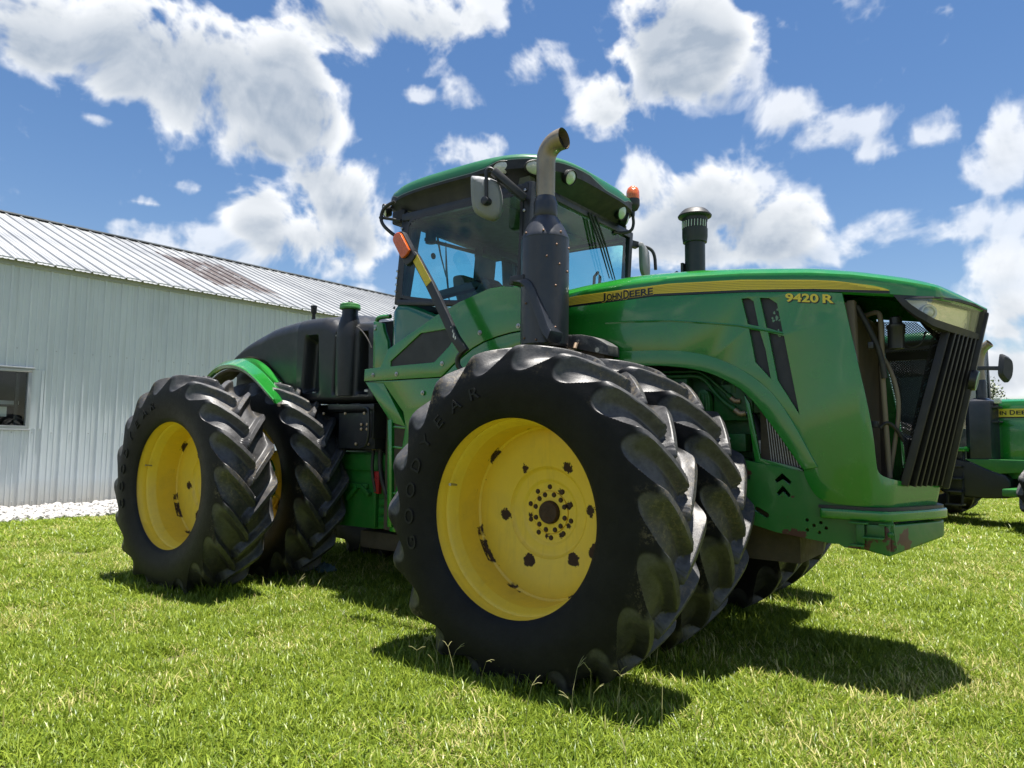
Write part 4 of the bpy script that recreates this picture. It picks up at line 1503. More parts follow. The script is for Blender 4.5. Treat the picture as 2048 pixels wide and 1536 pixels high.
for ang, z in ((250, 2.90), (300, 2.90), (345, 2.90), (332, 2.80), (308, 2.71), (340, 2.66), (330, 2.50), (255, 2.38), (330, 2.20), (225, 2.55), (235, 2.52), (250, 2.13), (285, 2.11), (320, 2.12), (20, 2.80), (10, 2.62), (200, 2.90)):
    a = rad(ang)
    rr_ = .178 if z < 2.88 else .172
    r_o = MB().lathe([(.0085, -.004), (.0085, .003), (.006, .0065), (.001, .008)], (0, 0, 0), 'X', 10).build('rivet', M['rivet'], ex, smooth=50)
    r_o.location = (EX.x + rr_ * math.cos(a), EX.y + rr_ * math.sin(a), z)
    r_o.rotation_euler.z = a
# heat shield arm running down beside the muffler
hs_t = smooth_poly([(-.520, 2.555), (-.470, 2.565), (-.430, 2.560), (-.380, 2.52), (-.310, 2.36), (-.250, 2.21), (-.225, 2.165)], 1)
hs_b = smooth_poly([(-.560, 2.535), (-.520, 2.530), (-.480, 2.515), (-.440, 2.475), (-.370, 2.31), (-.300, 2.145), (-.250, 2.085)], 1)
MB().loft([[(xt, -1.095, zt), (xt + .006, -1.125, zt - .01), (xb + .012, -1.135, zb_ + .012), (xb, -1.10, zb_), (xb + .02, -.93, zb_), (xt, -.93, zt)] for (xt, zt), (xb, zb_) in zip(hs_t, hs_b)]).build('heat_shield', M['muffler'], ex, bevel=.004)
MB().box(-.60, -.47, -1.10, -.86, 2.535, 2.60).build('shield_foot', M['black'], ex, bevel=.012)
# dusty cover behind the muffler
sp2 = MB().loft([[(-.34, y, 2.185), (-.20, y, 2.178), (-.10, y, 2.155), (-.02, y, 2.115), (.025, y, 2.085), (.03, y, 2.01), (-.20, y, 2.065), (-.34, y, 2.10)] for y in (-.75, -.58)]).build('engine_cover', surf('dusty_cover', (.05, .052, .055), .6, dust=.5, dustcol=(.35, .34, .31), scale=6), tr, bevel=.006)
MB().tube([(-.22, -.76, 2.125), (-.22, -.765, 2.125)], .016, 14).tube([(-.06, -.753, 2.055), (-.06, -.745, 2.055)], .018, 14).build('cover_bolt', M['steel'], sp2)
MB().box(-.60, -.25, -.95, -.62, 1.99, 2.07).box(-.55, -.02, -.72, -.58, 1.75, 2.06).build('muffler_base', M['dusty'], tr, bevel=.01)
MB().tube([(-.22, -.80, 2.07), (-.22, -.78, 2.11)], .014, 8).tube([(-.42, -1.0, 2.065), (-.42, -.98, 2.075)], .010, 8).tube([(-.52, -1.0, 2.07), (-.52, -.98, 2.08)], .010, 8).build('base_bolt', M['brass'], tr)

# ------------------------------------------------------------------ cab
YC = .85
cab = MB()
for s in (-1, 1):
    y = s * YC
    cab.bar((-2.035, y - s * .03, 2.58), (-1.965, y - s * .04, 3.36), .075, .06, up=(0, 1, 0))      # rear posts
    cab.bar((-.685, y - s * .03, 2.50), (-.625, y - s * .04, 3.40), .075, .065, up=(0, 1, 0))       # front posts
    cab.bar((-2.03, y - s * .02, 2.60), (-.68, y - s * .02, 2.44), .05, .06, up=(0, 1, 0))
    cab.bar((-2.0, y - s * .03, 3.355), (-.62, y - s * .03, 3.355), .07, .06, up=(0, 1, 0))
cab.bar((-1.985, -.82, 3.37), (-1.985, .82, 3.37), .06, .09)
cab.bar((-2.03, -.82, 2.60), (-2.03, .82, 2.60), .06, .06)
cab.bar((-.62, -.82, 3.37), (-.62, .82, 3.37), .06, .07)
cabf = cab.build('cab_frame', M['black'], tr, bevel=.012)
bo = MB()
for x, z in ((-2.052, 2.70), (-2.045, 2.76), (-2.043, 2.82), (-2.036, 2.88), (-1.995, 3.26), (-1.998, 3.20), (-.645, 3.33), (-.648, 3.26), (-.652, 3.17)):
    bo.lathe([(.012, 0), (.012, -.006), (.003, -.009)], (x, -YC + .0, z), 'Y', 8)
bo.build('post_bolt', M['steel'], cabf)
# side panes (rounded black edge band on the glass), windscreen, rear window
gl_out = smooth_poly([(-2.012, 2.66), (-1.975, 2.62), (-1.30, 2.50), (-.72, 2.47), (-.69, 2.60), (-.655, 3.30), (-.70, 3.335), (-1.80, 3.345), (-1.905, 3.325), (-1.945, 3.24)], 2, True)
def inset_poly(p, d):
    """offset a closed polygon inwards by d"""
    n = len(p)
    area = sum(p[i][0] * p[(i + 1) % n][1] - p[(i + 1) % n][0] * p[i][1] for i in range(n))
    sg = 1 if area > 0 else -1
    out = []
    for i in range(n):
        a, b, c = Vector(p[i - 1]), Vector(p[i]), Vector(p[(i + 1) % n])
        e1, e2 = (b - a).normalized(), (c - b).normalized()
        m = Vector((-(e1.y + e2.y), e1.x + e2.x))
        m = m.normalized() * sg
        k = max(.4, m.dot(Vector((-e1.y, e1.x)) * sg))
        out.append(tuple(b + m * d / k))
    return out


for s in (-1, 1):
    w_ = MB().prism(gl_out, s * (YC + .0), s * (YC - .006)).build('side_window', M['cab_glass'], tr, smooth=0)
    MB().prism(gl_out, s * (YC + .002), s * (YC + .0005), holes=[inset_poly(gl_out, .028)]).build('window_edge', M['black_gloss'], w_, smooth=0)
MB().bar((-.655, 0, 2.55), (-.62, 0, 3.34), 1.62, .006, up=(1, 0, 0)).build('windscreen', M['cab_glass'], tr, smooth=0)
rw = MB().bar((-2.025, 0, 2.62), (-1.985, 0, 3.33), 1.62, .006, up=(1, 0, 0)).build('rear_window', M['cab_glass'], tr, smooth=0)
MB().bar((-2.02, -.8, 2.62), (-1.99, -.70, 3.32), .05, .14, up=(1, 0, 0)).bar((-2.02, .8, 2.62), (-1.99, .70, 3.32), .05, .14, up=(1, 0, 0)).build('rear_post', M['interior'], rw)
wp = MB().tube([(-2.03, -.36, 3.33), (-2.035, -.30, 3.15), (-2.035, -.215, 2.95)], [.012, .008, .006], 6).tube([(-2.04, -.225, 3.29), (-2.04, -.205, 3.0), (-2.035, -.16, 2.70)], [.004, .012, .006], 6)
wp.build('wiper', M['black'], rw)
MB().bar((-1.93, -.62, 3.205), (-1.93, .84, 3.275), .02, .03).build('grab_bar', M['interior'], rw)
MB().prism(circle(-.41, 3.11, .03, 14) , -2.028, -2.02, axis='X').build('latch', M['interior'], rw)
# what one sees inside
cin = MB().box(-1.98, -.64, -.80, .80, 3.35, 3.46).build('headliner', M['liner'], tr)
MB().box(-1.96, -.70, -.78, .78, 2.05, 2.42).build('cab_floor_fill', M['interior'], tr)
vs = MB().bar((-1.93, -.80, 3.33), (-1.93, .80, 3.30), .10, .09)
vs.tube([(-1.90, -.58, 3.29), (-1.90, -.58, 3.17)], .05, 12).tube([(-1.90, .10, 3.30), (-1.90, .10, 3.19)], .04, 12).bar((-1.9, .15, 3.27), (-1.9, .40, 3.24), .1, .07)
vs.build('roof_console', M['interior'], tr, bevel=.02)
lv = MB().box(-1.90, -1.0, -.70, .70, 3.335, 3.352)
lv.bar((-1.5, -.66, 3.33), (-1.1, -.66, 3.33), .05, .03).bar((-1.7, -.7, 3.33), (-1.5, -.5, 3.33), .04, .03)
lv.build('liner_trim', surf('olive_liner_trim', (.075, .08, .04), .8), tr, bevel=.01)
st = MB()
st.loft([[(x, y, z) for x, y, z in ((-1.94 + t, -.24, z0), (-1.94 + t, .24, z0), (-1.80 + t, .24, z0), (-1.80 + t, -.24, z0))] for z0, t in ((2.55, .12), (2.70, .05), (2.85, .0), (2.95, -.015))])
st.box(-1.85, -1.32, -.25, .25, 2.48, 2.60)
st.build('seat', M['cream'], tr, bevel=.05, seg=3)
MB().bar((-1.95, -.42, 2.72), (-1.35, -.40, 2.78), .10, .07).bar((-1.45, -.45, 2.55), (-1.25, -.45, 2.76), .2, .1).build('arm_rest', M['interior'], tr, bevel=.02)
mo = MB().bar((-1.385, -.44, 2.765), (-1.365, -.44, 2.985), .045, .245, up=(0, 1, 0)).bar((-1.36, -.40, 2.60), (-1.36, -.40, 2.80), .05, .05)
mo.build('monitor', M['interior'], tr, bevel=.010)
MB().tube([(-.95, 0, 2.45), (-1.05, 0, 2.75)], .06, 12).tube([(-1.06 + .20 * math.cos(t) * .45, .20 * math.sin(t), 2.76 + .20 * math.cos(t) * .9 * -.4) for t in np.linspace(0, 2 * PI, 25)], .015, 8).build('steering_wheel', M['interior'], tr)
MB().tube([(-.72, .30, 2.55), (-.70, .30, 2.88), (-.70, .36, 2.93), (-.70, .40, 2.9), (-.72, .40, 2.55)], .014, 8).build('grab_handle', M['interior'], tr)
wpf = MB()
for y0, y1 in ((.05, .42), (.12, .47), (.0, .36)):
    wpf.tube([(-.585, y0, 3.37), (-.575, (y0 + y1) / 2, 3.12), (-.58, y1, 2.86)], [.012, .009, .005], 6)
wpf.build('wiper', M['black'], tr)

# roof: dark visor shell below, green cap above
def roof_plan(x0, x1, w, n=3.8, k=72):
    pts = []
    for i in range(k):
        a = 2 * PI * i / k
        c, s = math.cos(a), math.sin(a)
        pts.append(((x0 + x1) / 2 + (x1 - x0) / 2 * math.copysign(abs(c) ** (2 / n), c), w * math.copysign(abs(s) ** (2 / n), s)))
    return pts


def lampdip(x, y):
    """the visor edge sweeps up over the lamps at the corners"""
    d = 0
    for cx, cy, r in ((-.74, -.86, .30), (-.42, -.45, .38), (-.42, .60, .22), (-2.25, -.80, .20), (-.74, .86, .30), (-2.25, .80, .20)):
        q = math.hypot(x - cx, (y - cy)) / r
        d = max(d, max(0, 1 - q) ** .7)
    return .050 * min(1, d * 1.6)


X0, X1, WR = -2.40, -.42, .915
p_edge = roof_plan(X0, X1, WR)
p_out = roof_plan(X0 + .005, X1 - .006, WR - .006)
p_in = roof_plan(-2.06, -.60, .835, 5)
cm = ((X0 + X1) / 2)
def scl(p, k, z):
    return [(cm + (x - cm) * k, y * k, z(x, y) if callable(z) else z) for x, y in p]


tilt = lambda x: -.02 * ((x - cm) / .9) ** 2
vz = lambda x, y: 3.530 + tilt(x) * .8
ez = lambda x, y: 3.552 + tilt(x) * .8 + lampdip(x, y)
shell = MB()
shell.loft([[(x, y, 3.335) for x, y in p_in], [(cm + (x - cm) * 1.02, y * 1.02, 3.40) for x, y in p_in], scl(p_edge, .955, lambda x, y: vz(x, y) - .045), scl(p_edge, .985, lambda x, y: vz(x, y) - .012), scl(p_edge, 1.0, vz), scl(p_edge, 1.0, ez), scl(p_edge, .98, ez)], caps=False)
visor = shell.build('roof_visor', M['visor'], tr, smooth=40)
dome = MB()
rings = [scl(p_out, 1.0, lambda x, y: ez(x, y) - .004), scl(p_out, .998, lambda x, y: ez(x, y) + .02)]
for k, h in ((.994, .055), (.982, .088), (.962, .110), (.93, .126), (.87, .139), (.75, .150), (.5, .159), (.1, .162)):
    rings.append(scl(p_out, k, lambda x, y, h=h: 3.552 + tilt(x) * .8 + max(h, lampdip(x, y) + .024 + h * .18) + .0))
dome.loft(rings)
roof = dome.build('cab_roof', M['roof_green'], tr, smooth=50)
MB().loft([scl(p_edge, 1.003, lambda x, y: ez(x, y) + .001), scl(p_edge, 1.003, lambda x, y: ez(x, y) + .006)], caps=False).build('roof_seam', M['mirror_back'], roof, smooth=40)
MB().box(-.62, -.60, -.10, -.08, 3.66, 3.72).box(-.62, -.60, .10, .12, 3.66, 3.72).box(-.62, -.60, -.10, .12, 3.71, 3.722).build('roof_rail', M['black'], roof, bevel=.003)
# work lamps
def work_lamp(c, n, rx, rz, name='work_lamp'):
    n = Vector(n).normalized()
    q = n.to_track_quat('Z', 'Y').to_matrix()
    body = MB().lathe([(1.0, -.05), (1.18, .004), (1.10, .010), (1.0, .002)], (0, 0, 0), 'Z', 28)
    lens_ = MB().lathe([(1.0, .0), (.8, .010), (.45, .018), (.02, .021)], (0, 0, 0), 'Z', 28)
    for b in (body, lens_):
        b.v = [tuple(Vector(c) + q @ Vector((p[0] * rx, p[1] * rz, p[2]))) for p in b.v]
    o = body.build(name, M['visor'], tr, smooth=40)
    lens_.build('lens', M['white_lens'], o, smooth=60)
    return o


work_lamp((-.840, -.872, 3.545), (.55, -.80, -.25), .085, .048)
work_lamp((-.600, -.775, 3.520), (.85, -.50, -.25), .085, .052)
work_lamp((-.440, -.520, 3.485), (.95, -.10, -.45), .055, .055)
work_lamp((-.470, .395, 3.455), (.95, -.12, -.30), .055, .062)
work_lamp((-.520, .570, 3.440), (.80, .50, -.28), .055, .062)
work_lamp((-2.285, -.790, 3.490), (-.50, -.80, -.25), .060, .055)
# beacon at the far front corner
bc = MB().lathe([(.062, .0), (.062, .03), (.060, .075), (.048, .105), (.025, .124), (.002, .130)], (-.50, .66, 3.655), 'Z', 24, True).build('beacon', M['amber'], tr, smooth=50)
MB().lathe([(.018, -.16), (.020, -.115), (.045, -.10), (.060, -.07), (.064, -.06), (.064, -.004), (.058, .0)], (-.50, .66, 3.655), 'Z', 24, True).build('beacon_base', M['black'], bc, smooth=40)
MB().tube(smooth_poly([(-.50, .66, 3.50), (-.50, .68, 3.42), (-.52, .66, 3.35), (-.60, .58, 3.33), (-.62, .50, 3.33)], 2), .015, 8).build('beacon_stalk', M['black'], bc)
# loop handle at the rear corner
MB().tube(smooth_poly([(-2.04, -.90, 3.50), (-2.14, -.93, 3.46), (-2.185, -.93, 3.39), (-2.17, -.93, 3.31), (-2.08, -.90, 3.22), (-1.99, -.87, 3.16)], 2), .016, 8).tube([(-2.20, -.93, 3.375), (-1.99, -.87, 3.325)], .013, 8).build('corner_handle', M['trim'], tr, smooth=60)
MB().box(-2.14, -1.98, -.84, -.70, 3.32, 3.44).box(-2.12, -1.98, .70, .84, 3.32, 3.44).build('rear_lamp_box', M['visor'], tr, bevel=.02)

# mirrors
ma = MB().bar((-.625, -.885, 3.245), (-.800, -1.06, 3.450), .065, .060).build('mirror_arm', M['trim'], tr, bevel=.012)
MB().tube(smooth_poly([(-.785, -1.045, 3.44), (-.82, -1.07, 3.475), (-.845, -1.085, 3.46), (-.845, -1.085, 3.40), (-.840, -1.085, 3.225)], 2), .014, 10).build('mirror_stalk', M['trim'], ma, smooth=60)
MB().lathe([(.012, -.035), (.030, -.03), (.034, 0), (.030, .03), (.012, .035)], (-.845, -1.080, 3.215), 'Y', 16, True).box(-.80, -.75, -1.04, -.99, 3.385, 3.42).build('mirror_joint', M['black'], ma)
mh = [(-.132, .165), (-.118, .185), (.06, .160), (.100, .10), (.122, .01), (.118, -.10), (.080, -.155), (.03, -.165), (-.07, -.120), (-.108, -.085), (-.125, .0)]
mh = smooth_poly(mh, 1, True)
def mring(s, y):
    return [(x * s, y, z * s) for x, z in mh]


m_ = MB().loft([mring(.80, -.045), mring(.93, -.030), mring(1.0, -.008), mring(1.0, .020), mring(.96, .026)])
mir = m_.build('mirror', M['mirror_back'], tr, smooth=40)
mir.location = (-.872, -1.035, 3.245)
mir.rotation_euler = (rad(4), 0, rad(38))
MB().prism([(x * .9, z * .9) for x, z in mh], .0265, .028).build('mirror_glass', M['chrome'], mir, smooth=0)
mf = MB().bar((-.70, .86, 3.33), (-.62, .98, 3.31), .06, .06).tube(smooth_poly([(-.62, .98, 3.31), (-.54, 1.08, 3.30), (-.50, 1.12, 3.24), (-.49, 1.12, 3.08)], 2), .016, 10)
mfo = mf.build('mirror_arm', M['trim'], tr, smooth=50)
mi2 = MB().loft([mring(.80, -.03), mring(.97, -.015), mring(1.0, .005), mring(.96, .02)]).build('mirror', M['mirror_back'], tr, smooth=40)
mi2.location = (-.57, 1.04, 3.14)
mi2.rotation_euler = (0, 0, rad(100))
MB().prism([(x * .9, z * .9) for x, z in mh], .0205, .022).build('mirror_glass', M['chrome'], mi2, smooth=0)

# cab base: curved teal panel below the glass
tb = []
for t in np.linspace(0, 1, 12):
    a = t * PI / 2
    x, y = -2.02 - .11 * math.sin(a), -.86 + .11 * (1 - math.cos(a))
    tb.append((x, y))
rowsx = [(-.75, -.86), (-1.2, -.86), (-1.6, -.86), (-1.9, -.86)] + tb + [(-2.13, -.4), (-2.13, 0)]
def ztop(x, y):
    return interp(x, [(-2.13, 2.545), (-2.05, 2.60), (-1.95, 2.60), (-1.55, 2.435), (-.7, 2.36)])


rws = [[(x, y, 1.95), (x, y, ztop(x, y) - .07), (x + (.02 if x < -2.0 else 0), y + .012, ztop(x, y) - .03), (x + (.05 if x < -2.0 else 0), y + .05, ztop(x, y))] for x, y in rowsx]
tb_ = MB().grid(rws).grid([[(x, -y, z) for x, y, z in r][::-1] for r in rws])
tb_.box(-2.05, -.70, -.80, .80, 1.9, 2.35)
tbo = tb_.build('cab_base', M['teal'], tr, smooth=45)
for x, z in ((-2.07, 2.555), (-1.85, 2.505)):
    MB().lathe([(.014, 0), (.012, -.006), (.002, -.008)], (x, -.845, z), 'Y', 10).build('bolt', M['black'], tbo)

# front fender and its skirt with the step
YF = -.98
ftop = [(-2.285, 2.005), (-2.085, 2.015), (-2.06, 2.05), (-1.995, 2.165), (-1.44, 2.405), (-1.19, 2.490), (-.90, 2.560), (-.74, 2.562), (-.545, 2.535), (-.505, 2.46), (-.40, 2.215), (-.385, 2.185)]
groove = smooth_poly([(-.385, 2.185), (-.55, 2.212), (-.74, 2.198), (-1.0, 2.14), (-1.21, 2.02), (-1.37, 1.90)], 1)
bp_ = smooth_poly([(-1.961, 2.015), (-1.958, 2.060), (-1.610, 2.272), (-1.335, 2.283), (-1.245, 2.195), (-1.290, 2.140), (-1.450, 2.022)], 0)
fe = MB().prism(ftop + groove + [(-2.07, 1.900), (-2.29, 1.900)], YF, YF + .06, holes=[bp_]).build('front_fender', M['green'], tr, bevel=.014, seg=3, smooth=35)
MB().prism([(x * 1.0, z) for x, z in inset_poly(bp_, -.004)], YF + .012, YF + .03).build('fender_mesh_panel', M['trim'], fe, smooth=0)
# top deck and front return of the fender
dk = MB()
for (x0, z0), (x1, z1) in zip(ftop[3:9], ftop[4:9]):
    dk.add([(x0, YF + .05, z0 - .012), (x1, YF + .05, z1 - .012), (x1, -.62, z1 - .012), (x0, -.62, z0 - .012), (x0, YF + .05, z0 - .05), (x1, YF + .05, z1 - .05), (x1, -.62, z1 - .05), (x0, -.62, z0 - .05)],
           [(0, 1, 2, 3), (7, 6, 5, 4), (0, 4, 5, 1), (1, 5, 6, 2), (2, 6, 7, 3), (3, 7, 4, 0)])
dk.loft([[(-.585, YF + .004, 2.53), (-.530, YF + .05, 2.52), (-.500, YF + .16, 2.50), (-.53, YF + .16, 2.48)], [(-.425, YF + .004, 2.20), (-.360, YF + .06, 2.20), (-.330, YF + .16, 2.19), (-.37, YF + .16, 2.18)]])
dk.build('fender_deck', M['green'], fe, bevel=.008, smooth=35)
sk_top = [(x, z - .006) for x, z in groove[::1]]
sk_out = [(-2.285, 1.894), (-2.07, 1.894)] + sk_top[::-1][:-1] + [(-.35, 2.165), (-.345, 2.09), (-.49, 2.120), (-.60, 2.085), (-.74, 2.042), (-1.02, 1.92)] + smooth_poly([(-1.02, 1.92), (-1.22, 1.76), (-1.40, 1.50), (-1.50, 1.20), (-1.52, .90), (-1.52, .62)], 2)[1:] + [(-1.90, .68), (-1.87, .95), (-1.80, 1.35), (-1.77, 1.50), (-1.80, 1.62), (-2.05, 1.875)]
sk_ = MB().prism(sk_out, YF + .008, YF + .05).build('fender_skirt', M['green'], fe, bevel=.008, seg=2, smooth=35)
MB().add([(-2.285, YF + .01, 1.894), (-2.05, YF + .01, 1.875), (-1.77, YF + .01, 1.50), (-1.95, YF + .01, 1.54), (-2.285, YF + .30, 1.894), (-2.05, YF + .30, 1.875), (-1.77, YF + .30, 1.50), (-1.95, YF + .30, 1.54)],
         [(0, 1, 2, 3), (0, 3, 7, 4), (4, 7, 6, 5), (3, 2, 6, 7), (0, 4, 5, 1), (1, 5, 6, 2)]).build('fender_corner', M['green'], fe, bevel=.004)
ldr = MB()
ldr.bar((-1.955, YF + .02, 1.56), (-1.925, YF + .02, .66), .05, .035, up=(0, 1, 0)).bar((-1.955, YF + .25, 1.56), (-1.925, YF + .25, .66), .05, .035, up=(0, 1, 0))
for z in (1.50, 1.33, 1.155, .945, .70):
    ldr.bar((-1.93, YF + .03, z), (-1.78 - (1.5 - z) * .12, YF + .03, z - .01), .02, .02).bar((-1.95, YF + .14, z), (-1.75 - (1.5 - z) * .12, YF + .14, z - .01), .25, .012)
ldr.box(-1.94, -1.80, YF + .02, YF + .22, .62, .66)
ldr.build('step', M['green'], fe, bevel=.004)
for x, z in ((-.60, 2.245), (-.97, 2.225), (-1.36, 2.005), (-1.88, 1.945), (-2.17, 1.950), (-1.57, 1.775), (-1.745, 1.27), (-1.80, .88)):
    MB().lathe([(.020, -.002), (.019, -.006), (.011, -.007), (.010, -.014), (.002, -.016)], (x, YF, z), 'Y', 14).build('fender_bolt', M['steel'], fe, smooth=40)
MB().loft([[(x, YF + .03, z), (x, -.62, z), (x, -.62, z - .03), (x, YF + .03, z - .03)] for x, z in smooth_poly([(-.36, 2.12), (-.6, 2.10), (-.9, 2.0), (-1.15, 1.85), (-1.40, 1.55)], 2)]).build('fender_liner', M['dusty'], fe, smooth=40)
fem = MB().prism(ftop + groove + [(-2.07, 1.900), (-2.29, 1.900)], .92, .98).build('front_fender', M['green'], tr, bevel=.01)
MB().prism(sk_out, .93, .972).build('fender_skirt', M['green'], fem, bevel=.006)

# warning lamp arm folded up beside the cab
aw = MB().bar((-.965, -1.200, 2.045), (-1.265, -1.200, 2.56), .075, .030, up=(0, 1, 0)).bar((-1.255, -1.200, 2.543), (-1.59, -1.200, 2.93), .075, .030, up=(0, 1, 0))
aw = MB()
apts = [(-.935, 2.05), (-1.03, 2.16), (-1.15, 2.36), (-1.30, 2.60), (-1.46, 2.83), (-1.56, 2.94)]
aw.loft([[(x + dx * .5, y, z + dz * .5) for dx, dz, y in ((-.062, -.038, -1.175), (.062, .038, -1.175), (.062, .038, -1.215), (-.062, -.038, -1.215))] for x, z in apts])
arm = aw.build('warning_light_arm', M['black'], tr, bevel=.006)
tpz = MB()
pa, pb = Vector((-1.455, -1.2165, 2.845)), Vector((-1.295, -1.2165, 2.610))
d_ = (pb - pa).normalized()
s_ = Vector((-d_.z, 0, d_.x))
off = s_ * -.004
tpz.add([pa + s_ * .030 + off, pb + s_ * .030 + off, pb - s_ * .034 + off, pa - s_ * .034 + off, pa + s_ * .030 + off + Vector((0, -.002, 0)), pb + s_ * .030 + off + Vector((0, -.002, 0)), pb - s_ * .034 + off + Vector((0, -.002, 0)), pa - s_ * .034 + off + Vector((0, -.002, 0))],
        [(0, 1, 2, 3), (7, 6, 5, 4), (0, 4, 5, 1), (1, 5, 6, 2), (2, 6, 7, 3), (3, 7, 4, 0)])
tpz.build('reflective_tape', M['tape'], arm, smooth=0)
lampc, lax = Vector((-1.585, -1.20, 2.955)), Vector((-.55, 0, .835))
def lamp_shape(a, b, w, y0, y1, n=10):
    poly = []
    for k in range(n + 1):
        t = -PI / 2 + PI * k / n
        poly.append((b + w * math.cos(t) * .9, w * math.sin(t)))
    for k in range(n + 1):
        t = PI / 2 + PI * k / n
        poly.append((a + w * math.cos(t) * .35, w * math.sin(t)))
    out = []
    for u, v in poly:
        p = lampc + lax * u + Vector((lax.z, 0, -lax.x)) * v
        out.append((p.x, p.z))
    return MB().prism(out, y0, y1)


lamp_shape(-.16, .075, .062, -1.185, -1.235).build('lamp_housing', M['black'], arm, bevel=.016, seg=3)
lamp_shape(-.10, .070, .050, -1.236, -1.262).build('lamp_lens', M['amber'], arm, bevel=.014, seg=3)
MB().box(-1.50, -1.47, -1.21, -1.17, 2.86, 2.90).build('lamp_bracket', M['black'], arm)
MB().tube(smooth_poly([(-.955, -1.19, 2.06), (-1.015, -1.18, 2.02), (-1.03, -1.17, 1.96), (-1.00, -1.15, 1.915), (-.945, -1.12, 1.91), (-.91, -1.10, 1.93)], 2), .020, 12).build('arm_hook', M['black'], arm, smooth=60)
MB().tube([(-.93, -1.115, 1.92), (-.885, -1.08, 1.98)], .012, 10).build('hook_pin', M['steel'], arm)
MB().box(-.93, -.80, -1.10, -1.0, 1.86, 1.93).box(-.88, -.80, -1.08, -.99, 1.92, 1.99).tube([(-.9, -1.13, 1.895), (-.9, -1.09, 1.895)], .02, 10).build('hook_bracket', M['rivet'], arm, bevel=.008)
wsc = MB()
for (x, z, r) in ((-1.03, 2.18, .016), (-1.015, 2.155, .012), (-1.04, 2.21, .010), (-1.06, 2.245, .006)):
    wsc.prism([(x + r * random.uniform(.3, .8) * math.cos(a), z + r * random.uniform(.6, 1.7) * math.sin(a)) for a in np.linspace(0, 5.4, 7)], -1.2158, -1.217)
wsc.build('paint_scrape', M['decal_white'], arm, smooth=0)

# ------------------------------------------------------------------ rear half: tank, fenders, frame
ZT = [(-5.230, 2.122), (-5.130, 2.247), (-4.980, 2.332), (-4.760, 2.442), (-4.480, 2.532), (-4.230, 2.582), (-4.080, 2.602), (-3.780, 2.617), (-3.480, 2.622), (-3.230, 2.617), (-3.130, 2.587), (-3.030, 2.532), (-2.460, 2.502)]
ZB = [(-5.230, 2.112), (-4.980, 2.242), (-4.660, 2.277), (-4.500, 2.262), (-4.280, 2.202), (-4.140, 2.122), (-3.990, 2.022), (-3.830, 1.912), (-3.740, 1.802), (-3.700, 1.757), (-2.460, 1.747)]
TW = [(-5.23, .56), (-4.6, .61), (-4.0, .67), (-3.70, .70), (-3.62, .72), (-2.46, .72)]
SLOTS = [(-3.39, .150, 1.85, 2.425), (-2.955, .095, 1.82, 2.46), (-2.615, .095, 1.81, 2.46)]


def tank_ring(x):
    w, zb_, zt_ = interp(x, TW), interp(x, ZB), interp(x, ZT)
    n = 40
    pts = []
    r = min(.13, (zt_ - zb_) * .45)
    side = []
    for k in range(n):
        z = zb_ + .03 + (zt_ - r - zb_ - .03) * k / (n - 1)
        y = w
        for cx, hw, z0, z1 in SLOTS:
            zz = max(z0 - z, z - z1, 0)
            fz = max(0.0, min(1.0, (z - z0) / .045)) * max(0.0, min(1.0, (z1 - z) / .06))
            hw2 = hw * (1 - .25 * max(0, (z - z0) / (z1 - z0)))
            fx = max(0.0, min(1.0, (hw2 - abs(x - cx)) / .055))
            y -= .13 * (fz ** .5) * (fx * fx * (3 - 2 * fx))
        side.append((y, z))
    arc = [(w - r + r * math.cos(t), zt_ - r + r * math.sin(t)) for t in np.linspace(0, PI / 2, 7)[1:]]
    h = [(w - .03, zb_)] + side + arc
    h += [(w * .45, zt_ + .06), (w * .2, zt_ + .085)]
    return [(x, -y, z) for y, z in h] + [(x, y, z) for y, z in h[::-1]]


tx_ = list(np.linspace(-5.23, -3.66, 26)) + list(np.linspace(-3.63, -2.48, 110)) + [-2.465, -2.46]
tk = MB().loft([tank_ring(x) for x in tx_]).build('fuel_tank', M['plastic'], tr, smooth=60)
rdg = MB()
for y0, y1, z0 in ((-.28, .05, .045),):
    rdg.loft([[(x, -.30, interp(x, ZT) - .02), (x, -.26, interp(x, ZT) + h), (x, .26, interp(x, ZT) + h), (x, .30, interp(x, ZT) - .02)] for x, h in ((-4.52, -.02), (-4.48, .045), (-3.95, .045), (-3.90, -.02))])
    rdg.loft([[(x, -.24, interp(x, ZT) - .02), (x, -.20, interp(x, ZT) + h), (x, .20, interp(x, ZT) + h), (x, .24, interp(x, ZT) - .02)] for x, h in ((-5.0, -.02), (-4.93, .05), (-4.60, .04), (-4.55, -.02))])
rdg.build('tank_rib', M['plastic'], tk, bevel=.012, seg=3)
nkx, nky = -2.975, -.735
MB().lathe([(.118, 1.80), (.122, 2.0), (.122, 2.36), (.118, 2.43), (.104, 2.50), (.088, 2.555), (.078, 2.585), (.076, 2.66)], (nkx + .12, nky + .05, 0), 'Z', 32, True).build('filler_neck', M['plastic'], tk, smooth=50)
cp = MB().lathe([(.078, 2.64), (.100, 2.645), (.102, 2.665), (.098, 2.672), (.098, 2.690), (.090, 2.696), (.02, 2.698)], (nkx + .12, nky + .05, 0), 'Z', 32).build('filler_cap', surf('green_cap_plastic', (.05, .22, .05), .5), tk, smooth=40)
MB().lathe([(.024, 2.695), (.024, 2.72), (.016, 2.728), (.002, 2.73)], (nkx + .12, nky + .05, 0), 'Z', 16).build('cap_knob', M['black'], cp)
MB().lathe([(.03, 2.70), (.032, 2.735), (.022, 2.74), (.018, 2.80), (.032, 2.82), (.034, 2.86), (.03, 2.865), (.036, 2.87), (.036, 2.90), (.01, 2.905)], (-4.12, -.15, 0), 'Z', 16).build('breather', M['trim'], tk, smooth=40)
